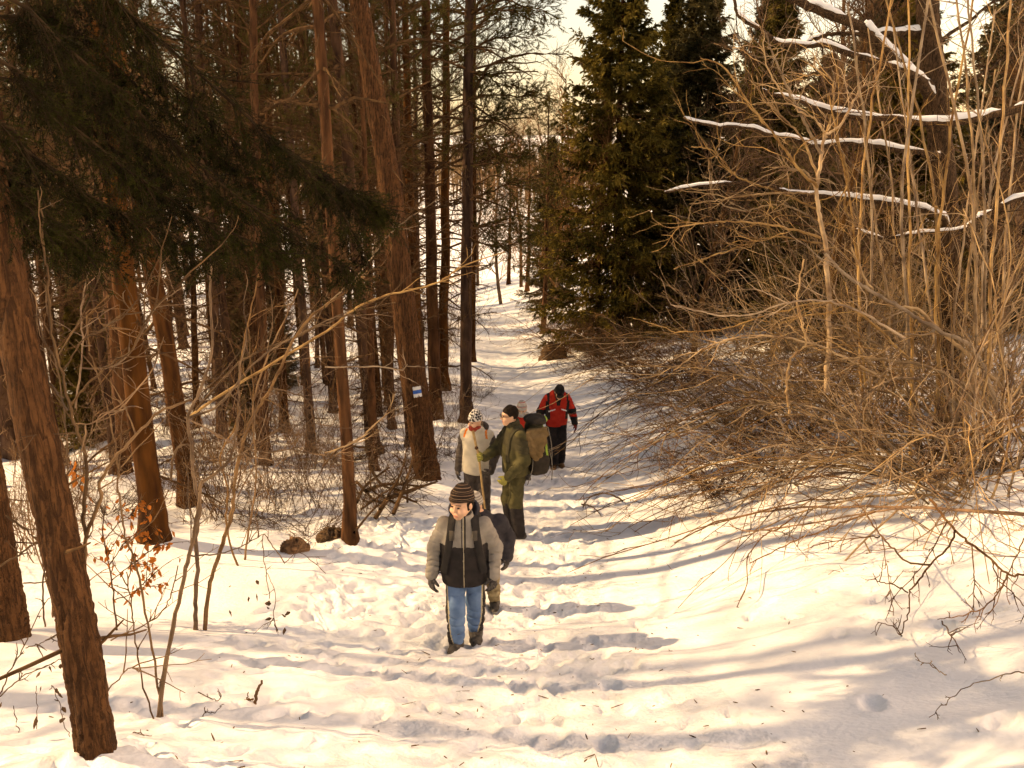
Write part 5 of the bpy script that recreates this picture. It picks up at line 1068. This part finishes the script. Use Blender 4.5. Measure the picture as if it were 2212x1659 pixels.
skin_obj('hair', hf1, np.asarray(hc)-.16, np.asarray(hc)+.16, .007, [HAIR], p.o)
def bsel(C):
    m = np.zeros(len(C), int); xo = np.where(C[:, 0] > 0, np.interp(C[:, 2], [.09, .41, .72], [.085, .088, .10]), -np.interp(C[:, 2], [.08, .42, .72], [.075, .075, .10])); s = (C[:, 0]-xo)*np.sign(C[:, 0])
    w = np.interp(C[:, 2], [.1, .2, .3], [.02, .045, .056]); m[s > w] = 1; m[np.abs(s-w) < .006] = 2; return m
add_trousers(p, J, BLUE, (.118, .098, .082), .075, .011, [BLUE, BLACKC, PIPE], bsel)
add_boot(p, J['anL'], (.05, -1, 0), BOOT, 1.08); add_boot(p, J['anR'], (-.12, -1, 0), BOOT, 1.08)
GLV = mat('dark_glove', (.025, .02, .018), (.10, .085, .075), 60, rough=.8, bump=.3, bscale=80)
add_glove(p, J, 'L', GLV, (-.6, .6, 0), (-.3, -1, 0), .92, .55, (-.06, -.3, -1)); add_glove(p, J, 'R', GLV, (.8, .5, 0), (.3, -1, 0), .92, .55, (-.02, -.25, -1))
bp_ = p.child_thing('backpack', 'black backpack with wide straps worn by the boy in front', 'backpack')
STR = cloth('strap', (.014, .012, .011), (.024, .02, .018)); STP = cloth('strap_patch', (.07, .058, .045), (.09, .075, .06))
for sx in (-1, 1):
    def sf(P): xs = sx*np.interp(P[..., 2], [.75, .95, 1.08, 1.2], [.165, .128, .108, .095]); return smax(smax(jf(P)-.014, np.abs(P[..., 0]-xs)-.032, .008), np.abs(P[..., 2]-.97)-.24, .01)
    st = skin_obj('strap', lambda P: smax(sf(P), P[..., 1]-.14, .01), np.array([-.25, -.25, .7]), np.array([.25, .2, 1.25]), .0075, [STR], bp_)
    skin_obj('pad', lambda P: smax(smax(sf(P)-.004, np.abs(P[..., 2]-1.075)-.045, .01), np.abs(P[..., 0]-sx*.096)-.022, .006), np.array([-.25, -.25, .95]), np.array([.25, 0, 1.2]), .0075, [STP], st)
skin_obj('pack_body', lambda P: loft(P, [(.72, 0, .24, .13, .07), (.78, 0, .25, .15, .10), (1.05, 0, .25, .15, .10), (1.16, 0, .23, .12, .07)], .03)+fold(P, .004), np.array([-.22, .1, .65]), np.array([.22, .42, 1.22]), .01, [STR], bp_)

# --- 2. child close behind the boy ------------------------------------------------------------------------------------
KHAKI = cloth('khaki_camo', (.16, .12, .065), (.34, .28, .17), scale=16); CHAR = cloth('charcoal_shell', (.02, .018, .022), (.045, .04, .045))
p = Person('child in a dark jacket and khaki trousers hidden close behind the boy in front', (1047, 1308), 1.26, -.1)
J = dict(neck=(-.03, .01, 1.02), pelvis=(.02, .02, .66), shL=(.15, .02, .95), shR=(-.17, .02, .98), elL=(.235, .05, .76), elR=(-.23, .05, .78), wrL=(.23, -.03, .60), wrR=(-.23, -.03, .60), hipL=(.07, .02, .64), hipR=(-.07, .02, .64), knL=(.075, .02, .36), knR=(-.07, -.04, .36), anL=(.095, .06, .08), anR=(-.045, -.02, .08))
hc, hR, hs = (-.085, -.03, 1.125), rotm(-.3, .15), .84
K = [(.52, 0, .01, .20, .145), (.64, 0, .01, .205, .15), (.85, 0, .01, .185, .135), (.94, 0, .01, .165, .115), (1.0, -.02, .01, .105, .09), (1.06, -.04, 0, .075, .075)]
add_head(p, hc, hR, hs, J, .008)
skin_obj('jacket', jacket_field(p, J, K, (.078, .072, .06), .009), *bounds(J, K), .009, [CHAR], p.o)
KN2 = stripes('grey_knit', [(0, (.24, .21, .18)), (.5, (.42, .38, .33))], .024)
add_hat(p, hc, hR, hs, KN2, z0=.02, tilt=-.1, grow_=1.17, top=.02); add_trousers(p, J, KHAKI, (.11, .095, .08), .06, .012)
add_boot(p, J['anL'], (.1, -1, 0), BOOT, .86); add_boot(p, J['anR'], (-.1, -1, 0), BOOT, .86)
for S, sd in (('L', -1), ('R', 1)): add_glove(p, J, S, GLV, (sd, .4, 0), (0, -1, 0), .85, .5)

# --- 3. woman in the white jacket ---------------------------------------------------------------------------------------
WHITEC = cloth('white_shell', (.44, .40, .32), (.52, .47, .38)); DGREY = cloth('dark_grey_sleeve', (.045, .036, .032), (.075, .06, .052)); ORANGE = cloth('orange_trim', (.62, .15, .02), (.7, .2, .03)); REDK = cloth('red_scarf', (.22, .03, .018), (.34, .05, .03), scale=40)
p = Person('woman in a white jacket with dark sleeves and a houndstooth hat looking left', (1032, 1170), 1.66, -.25, D=10.85)
J = dict(neck=(0, .01, 1.36), pelvis=(0, .02, .90), shL=(.165, .02, 1.29), shR=(-.165, .02, 1.29), elL=(.24, .05, 1.02), elR=(-.235, .06, 1.02), wrL=(.21, -.09, .83), wrR=(-.25, -.02, .80), hipL=(.085, .02, .87), hipR=(-.085, .02, .87), knL=(.09, 0, .49), knR=(-.09, -.01, .49), anL=(.09, .03, .09), anR=(-.09, .02, .09))
hc, hR, hs = (-.01, -.02, 1.475), rotm(-.55, .10), .95
K = [(.76, 0, .01, .185, .14), (.88, 0, .01, .19, .145), (1.12, 0, .01, .175, .13), (1.26, 0, .01, .165, .115), (1.33, 0, .01, .11, .095), (1.40, 0, 0, .085, .085)]
add_head(p, hc, hR, hs, J, .008)
jf3 = jacket_field(p, J, K, (.068, .062, .052), .007)
def w_sel(C):
    m = np.zeros(len(C), int); r = np.abs(C[:, 0]); lim = np.interp(C[:, 2], [.8, 1.1, 1.2, 1.26, 1.3], [.195, .185, .19, .215, .235]); m[r > lim] = 1; m[(np.abs(r-.135-.25*(1.34-C[:, 2])) < .014) & (C[:, 2] > 1.26)] = 2; return m
jk = skin_obj('jacket', jf3, *bounds(J, K), .0085, [WHITEC, DGREY, ORANGE], p.o, w_sel)
skin_obj('scarf', lambda P: smin(ell(P, (-.01, -.02, 1.385), (.078, .080, .045)), ell(P, (-.03, -.075, 1.405), (.05, .035, .045)), .03)+fold(P, .004, 2), np.array([-.14, -.16, 1.3]), np.array([.14, .12, 1.5]), .007, [REDK], p.o)
skin_obj('hood', lambda P: smax(ell(P, (.02, .10, 1.37), (.12, .08, .075)), -ell(P, (0, .0, 1.43), (.10, .10, .09)), .02), np.array([-.18, -.05, 1.26]), np.array([.2, .24, 1.5]), .009, [DGREY], p.o)
# houndstooth: two crossed diagonal bands
HT = bpy.data.materials.new('houndstooth_knit'); HT.use_nodes = True; nt = HT.node_tree; b = nt.nodes['Principled BSDF']; b.inputs['Roughness'].default_value = .9
tc = nt.nodes.new('ShaderNodeTexCoord'); mp = nt.nodes.new('ShaderNodeMapping'); mp.inputs['Rotation'].default_value = (.75, .75, .2); nt.links.new(tc.outputs['Object'], mp.inputs[0])
ck = nt.nodes.new('ShaderNodeTexChecker'); ck.inputs['Scale'].default_value = 36; ck.inputs[1].default_value = (.66, .62, .56, 1); ck.inputs[2].default_value = (.02, .017, .02, 1); nt.links.new(mp.outputs[0], ck.inputs[0]); nt.links.new(ck.outputs[0], b.inputs['Base Color'])
add_hat(p, hc, hR, hs, HT, z0=.018, tilt=-.12, grow_=1.17, top=.025)
add_trousers(p, J, DGREY, (.12, .095, .08), .07, .009)
add_boot(p, J['anL'], (-.1, -1, 0), BOOT, .95); add_boot(p, J['anR'], (-.2, -1, 0), BOOT, .95)
add_glove(p, J, 'R', GLV, (1, .3, 0), (0, -1, 0), .95, .6); add_glove(p, J, 'L', GLV, (-1, 0, 0), (0, -1, .2), .95, 1.1, (-.3, -1, -.2))
# --- 4. man in olive with the big rucksack -------------------------------------------------------------------------------
OLIVE = cloth('olive_shell', (.048, .042, .015), (.078, .067, .026)); OLIVE2 = cloth('dark_olive', (.035, .03, .014), (.055, .046, .022)); GAIT = cloth('black_gaiter', (.014, .011, .011), (.026, .02, .019)); YGLV = cloth('yellow_glove', (.22, .20, .045), (.30, .27, .07))
CHILD[0] = 0.0
p = Person('dark-haired man with glasses in olive clothes carrying a large rucksack', (1108, 1160), 1.80, -math.radians(70))
J = dict(neck=(0, .02, 1.50), pelvis=(0, .03, .96), shL=(.185, .03, 1.42), shR=(-.185, .03, 1.42), elL=(.26, .06, 1.13), elR=(-.22, -.14, 1.16), wrL=(.22, -.14, .93), wrR=(-.10, -.34, 1.10), hipL=(.09, .03, .93), hipR=(-.09, .03, .93), knL=(.10, .0, .51), knR=(-.09, -.03, .51), anL=(.10, .05, .09), anR=(-.09, .02, .09))
hc, hR, hs = (0, -.045, 1.645), rotm(-.12, .05), 1.0
K = [(.88, 0, .03, .19, .145), (.96, 0, .03, .20, .15), (1.18, 0, .02, .20, .15), (1.36, 0, .03, .195, .135), (1.46, 0, .03, .125, .11), (1.53, 0, .02, .085, .085)]
add_head(p, hc, hR, hs, J, .007)
jf4 = jacket_field(p, J, K, (.082, .074, .058), .010)
skin_obj('jacket', jf4, *bounds(J, K), .0085, [OLIVE, OLIVE2], p.o, lambda C: ((C[:, 2] > 1.22)*(np.sin(C[:, 2]*20+C[:, 1]*6) > -.4)).astype(int))
skin_obj('collar', lambda P: smax(cap(P, (0, .01, 1.49), (0, -.0, 1.545), .085, .088), -cap(P, (0, 0, 1.4), (0, -.02, 1.7), .066, .07), .01), np.array([-.14, -.14, 1.38]), np.array([.14, .14, 1.67]), .008, [OLIVE2], p.o)
def hairf(P):
    q = head_frame(P, hc, hR, hs); d = ell(q, (0, .018, .036), (.085, .101, .102)); d = smax(d, -(q[..., 2]-np.interp(q[..., 1], [-.1, -.05, .0, .06, .1], [.055, .04, -.005, -.055, -.075])), .012)
    return (d+.004*np.sin(q[..., 0]*70+q[..., 1]*50)*np.sin(q[..., 2]*60))*hs
skin_obj('hair', hairf, np.asarray(hc)-.17, np.asarray(hc)+.17, .006, [HAIR], p.o)
gm = MB()
for sx in (-1, 1):
    a = np.linspace(0, 6.283, 17); ring = np.stack([sx*.033+.024*np.cos(a), np.full(17, -.108), .008+.016*np.sin(a)], -1); gm.tubes(ring, np.full(17, .0028), 5); gm.tubes(np.array([(sx*.056, -.106, .012), (sx*.074, -.05, .012), (sx*.080, .01, .008)]), np.full(3, .0028), 5)
gm.tubes(np.array([(-.01, -.109, .012), (0, -.112, .015), (.01, -.109, .012)]), np.full(3, .0025), 5); gm.V = [np.asarray(hc)+(v*hs)@hR.T for v in gm.V]
obj('glasses', gm.mesh('glasses', [BLACKC]), p.o)
add_trousers(p, J, OLIVE, (.112, .088, .074), .43, .012)
def gaf(P):
    d = 9
    for S in 'LR': d = np.minimum(d, cap(P, np.asarray(J['kn'+S])*.95+np.array(J['an'+S])*.05, J['an'+S], .092, .078, (.006, .09, 1)))
    return smax(smax(d, P[..., 2]-.48, .01), .05-P[..., 2], .01)
skin_obj('gaiters', gaf, np.array([-.25, -.2, 0]), np.array([.25, .25, .52]), .0085, [GAIT], p.o)
add_boot(p, J['anL'], (.1, -1, 0), BOOT, 1.02); add_boot(p, J['anR'], (-.15, -1, 0), BOOT, 1.02)
add_glove(p, J, 'L', YGLV, (-1, .2, 0), (0, -1, 0), 1.0, .8); add_glove(p, J, 'R', YGLV, (.6, .3, .3), (0, -.3, 1), 1.0, 1.3, (.2, -1, .1))
wp = p.world(np.array(J['wrR'])+np.array([.03, -.085, .01]))
stk = thing('walking_stick', 'peeled wooden walking stick held between the olive man and the woman', 'stick', (wp[0], wp[1], wp[2]))
c = spline([(.10, .02, -.95), (.04, 0, -.4), (0, 0, 0), (-.045, 0, .22), (-.07, -.01, .36)], 20); sm = MB().tubes(c, np.linspace(.012, .017, 20), 8); obj('shaft', sm.mesh('shaft', [mat('peeled_wood', (.30, .19, .08), (.42, .28, .13), 20, rough=.7)]), stk)
V, Q = surface_nets(lambda P: ell(P, (-.03, -.012, .14), (.024, .02, .024)), np.array([-.07, -.05, .1]), np.array([.01, .03, .18]), .006); obj('knot', mesh('knot', V, Q, None, [M['dead']]), stk)
rk = p.child_thing('rucksack', 'large dark rucksack with lime green side panels on the olive man\'s back', 'rucksack')
PK = cloth('pack_cloth', (.022, .017, .012), (.04, .03, .022)); LIME = cloth('lime_cloth', (.22, .34, .05), (.30, .42, .08)); TAN = cloth('tan_cloth', (.13, .082, .034), (.19, .122, .055)); GRYW = cloth('grey_web', (.16, .14, .12), (.2, .18, .15))
RB = lambda P: loft(P, [(.86, 0, .30, .13, .08), (.93, 0, .32, .165, .125), (1.20, 0, .32, .175, .125), (1.42, 0, .30, .17, .115), (1.55, 0, .28, .14, .08)], .03, 3)+fold(P, .006, 1.2, 2)
skin_obj('pack_body', RB, np.array([-.28, .1, .8]), np.array([.28, .52, 1.62]), .009, [PK, LIME, OLIVE2], rk, lambda C: np.where((np.abs(C[:, 1]-.405+.12*(C[:, 2]-1.1)) < .017) & (np.abs(C[:, 0]) > .10), 1, np.where(C[:, 2] > 1.36, 2, 0)))
skin_obj('lid', lambda P: ell(P, (0, .30, 1.56), (.17, .14, .065))+fold(P, .006, 1.5), np.array([-.25, .1, 1.45]), np.array([.25, .5, 1.68]), .009, [PK, LIME], rk, lambda C: (C[:, 1] > .405).astype(int))
skin_obj('lower_pocket', lambda P: loft(P, [(.88, .13, .30, .06, .10), (.95, .15, .31, .075, .12), (1.08, .15, .31, .07, .12), (1.14, .13, .31, .05, .10)], .02)+fold(P, .004), np.array([.0, .12, .82]), np.array([.28, .5, 1.2]), .009, [PK], rk)
for sx in (-1, 1):
    skin_obj('strap', lambda P: smax(smax(smax(jf4(P)-.013, np.abs(P[..., 0]-sx*.115)-.03, .008), 1.08-P[..., 2], .01), P[..., 1]-.22, .01), np.array([-.25, -.2, 1.0]), np.array([.25, .3, 1.6]), .009, [OLIVE2], rk)
for k_, (a, b_) in enumerate((((.17, .40, 1.5), (.19, .45, 1.0)), ((.14, .43, 1.2), (.15, .47, .78)), ((.185, .2, 1.15), (.20, .12, .78)))):
    obj('loose_strap', MB().tubes(spline([a, (np.array(a)+b_)/2+np.array([.01, .02, 0]), b_], 10), np.full(10, .006), 5).mesh('loose_strap', [GRYW]), rk)
tj = p.child_thing('tan_jacket', 'tan jacket slung folded over the side of the large rucksack', 'jacket')
def tan(P):
    d = loft(P, [(1.10, .19, .16, .035, .10), (1.22, .20, .20, .045, .13), (1.40, .19, .24, .055, .15), (1.50, .15, .26, .05, .14)], .02)
    return smin(smax(d, -(P[..., 2]-1.16+.9*(P[..., 1]-.18)), .02), cap(P, (.20, .06, 1.40), (.21, .22, 1.14), .055, .045, (.006, .06, 0)), .03)+fold(P, .008, 1.6, 1)
skin_obj('folded_cloth', tan, np.array([.05, -.05, 1.0]), np.array([.32, .46, 1.58]), .008, [TAN], tj)
skin_obj('sleeve', lambda P: cap(P, (.205, .10, 1.43), (.225, .27, 1.17), .045, .045, (.007, .05, 2))+fold(P, .004, 2), np.array([.1, 0, 1.05]), np.array([.32, .4, 1.52]), .008, [TAN], tj)

# --- 5. small hiker in the knit hat and scarf behind the rucksack ----------------------------------------------------------
RED = cloth('red_shell', (.40, .018, .010), (.50, .032, .016)); KN5 = stripes('pale_knit_stripes', [(0, (.42, .39, .35)), (.45, (.5, .46, .42)), (.55, (.30, .05, .04)), (.68, (.46, .42, .38)), (.8, (.05, .05, .07)), (.88, (.45, .41, .37))], .075); KN6 = cloth('grey_knit', (.30, .28, .25), (.44, .41, .37), scale=60, bump=.6)
p = Person('child in a striped knit hat and grey scarf behind the large rucksack', (1128, 1040), 1.42, -.5)
J = dict(neck=(0, .01, 1.15), pelvis=(0, .02, .72), shL=(.15, .02, 1.08), shR=(-.15, .02, 1.08), elL=(.22, .04, .86), elR=(-.22, .04, .86), wrL=(.21, -.05, .67), wrR=(-.21, -.05, .67), hipL=(.075, .02, .70), hipR=(-.075, .02, .70), knL=(.08, .0, .39), knR=(-.08, -.03, .39), anL=(.08, .03, .08), anR=(-.075, -.01, .08))
hc, hR, hs = (0, -.02, 1.265), rotm(.4, .2), .92
K = [(.58, 0, .01, .185, .14), (.70, 0, .01, .19, .145), (.93, 0, .01, .175, .13), (1.06, 0, .01, .16, .115), (1.13, 0, .01, .10, .09), (1.19, 0, 0, .075, .075)]
add_head(p, hc, hR, hs, J, .009)
skin_obj('jacket', jacket_field(p, J, K, (.07, .062, .052), .008), *bounds(J, K), .01, [RED, OLIVE2], p.o, lambda C: (C[:, 2] < .95).astype(int))
skin_obj('scarf', lambda P: smin(ell(P, (0, -.01, 1.185), (.105, .10, .05)), ell(P, (.03, -.075, 1.20), (.06, .045, .05)), .03)+fold(P, .007, 2.2), np.array([-.17, -.18, 1.08]), np.array([.17, .16, 1.31]), .008, [KN6], p.o)
add_hat(p, hc, hR, hs, KN5, z0=.01, tilt=-.12, grow_=1.18, top=.02); add_trousers(p, J, OLIVE, (.115, .095, .085), .16, .01)
add_boot(p, J['anL'], (.1, -1, 0), BOOT, .9, .16, sh_r=.066); add_boot(p, J['anR'], (-.1, -1, 0), BOOT, .9, .16, sh_r=.066)
for S, sd in (('L', -1), ('R', 1)): add_glove(p, J, S, GLV, (sd, .4, 0), (0, -1, 0), .88, .5)

# --- 6. man in the red jacket, head bowed ---------------------------------------------------------------------------------
BLK = cloth('black_cloth', (.012, .009, .009), (.022, .017, .016)); REFL = cloth('reflective_strip', (.7, .7, .72), (.8, .8, .8))
p = Person('man in a red and black jacket walking with his head bowed under a black cap', (1201, 1006), 1.74, .12)
J = dict(neck=(0, -.05, 1.43), pelvis=(0, .03, .93), shL=(.17, -.01, 1.315), shR=(-.17, -.01, 1.315), elL=(.285, .04, 1.07), elR=(-.29, .05, 1.06), wrL=(.325, -.04, .85), wrR=(-.335, -.03, .86), hipL=(.088, .03, .90), hipR=(-.088, .03, .90), knL=(.085, -.0, .50), knR=(-.075, -.03, .50), anL=(.085, .06, .09), anR=(-.06, -.08, .09))
hc, hR, hs = (.015, -.165, 1.468), rotm(-.05, .66), .98
K = [(.80, 0, .02, .185, .14), (.92, 0, .02, .20, .15), (1.16, 0, -.0, .205, .15), (1.32, 0, -.03, .20, .135), (1.405, 0, -.04, .17, .115), (1.46, 0, -.06, .115, .095), (1.49, 0, -.07, .08, .07)]
add_head(p, hc, hR, hs, J, .008)
jf6 = jacket_field(p, J, K, (.082, .072, .058), .008)
def rsel(C):
    m = np.zeros(len(C), int); x, y, z = C.T; r = np.abs(x)
    m[(r > .135+.12*(z-1.05)*(z > 1.05)) & (r < .215) & (z > .95) & (z < 1.30)] = 1                    # black sides
    m[(r < .03+.22*np.clip(z-1.25, 0, 1)) & (z > 1.22) & (y < -.02)] = 1                               # dark throat
    arm = r > .215; m[arm & (z < 1.22) & ((y > .0) | (z < .97))] = 1; m[arm & (z > 1.02) & (z < 1.12)] = 1; m[(np.abs(r-.17) < .02) & (z > 1.3)] = 1
    m[(np.abs(z-(1.145-.45*(r-.07))) < .011) & (r > .055) & (r < .165) & (y < -.05)] = 2
    m[(z < .84) & (x > .05)] = 1
    return m
skin_obj('jacket', lambda P: smax(jf6(P), .80+.35*np.maximum(P[..., 0]*-1+.02, 0)*0-P[..., 2], .01), *bounds(J, K), .0085, [RED, BLK, REFL], p.o, rsel)
skin_obj('collar', lambda P: cap(P, (0, -.03, 1.41), (0, -.05, 1.44), .086, .082)+fold(P, .003, 2), np.array([-.13, -.2, 1.3]), np.array([.13, .06, 1.56]), .009, [BLK], p.o)
add_hat(p, hc, hR, hs, BLK, z0=.02, tilt=.0, grow_=1.14, top=.005, name='cap')
skin_obj('cap_peak', lambda P: (lambda q: smax(ell(q, (0, -.105, .030), (.072, .055, .011)), q[..., 1]+.06, .01)*hs)(head_frame(P, hc, hR, hs)), np.asarray(hc)-.24, np.asarray(hc)+.2, .007, [BLK], p.o)
add_trousers(p, J, BLK, (.125, .10, .088), .07, .009)
add_boot(p, J['anL'], (.15, -1, 0), BROWNBOOT, 1.02); add_boot(p, J['anR'], (-.15, -1, 0), BROWNBOOT, 1.02)
REDG = cloth('red_glove', (.20, .014, .01), (.06, .012, .01), scale=30)
add_glove(p, J, 'L', REDG, (-1, .3, 0), (0, -1, 0), 1.0, .55); add_glove(p, J, 'R', BLK, (1, .3, 0), (0, -1, 0), 1.0, .5)
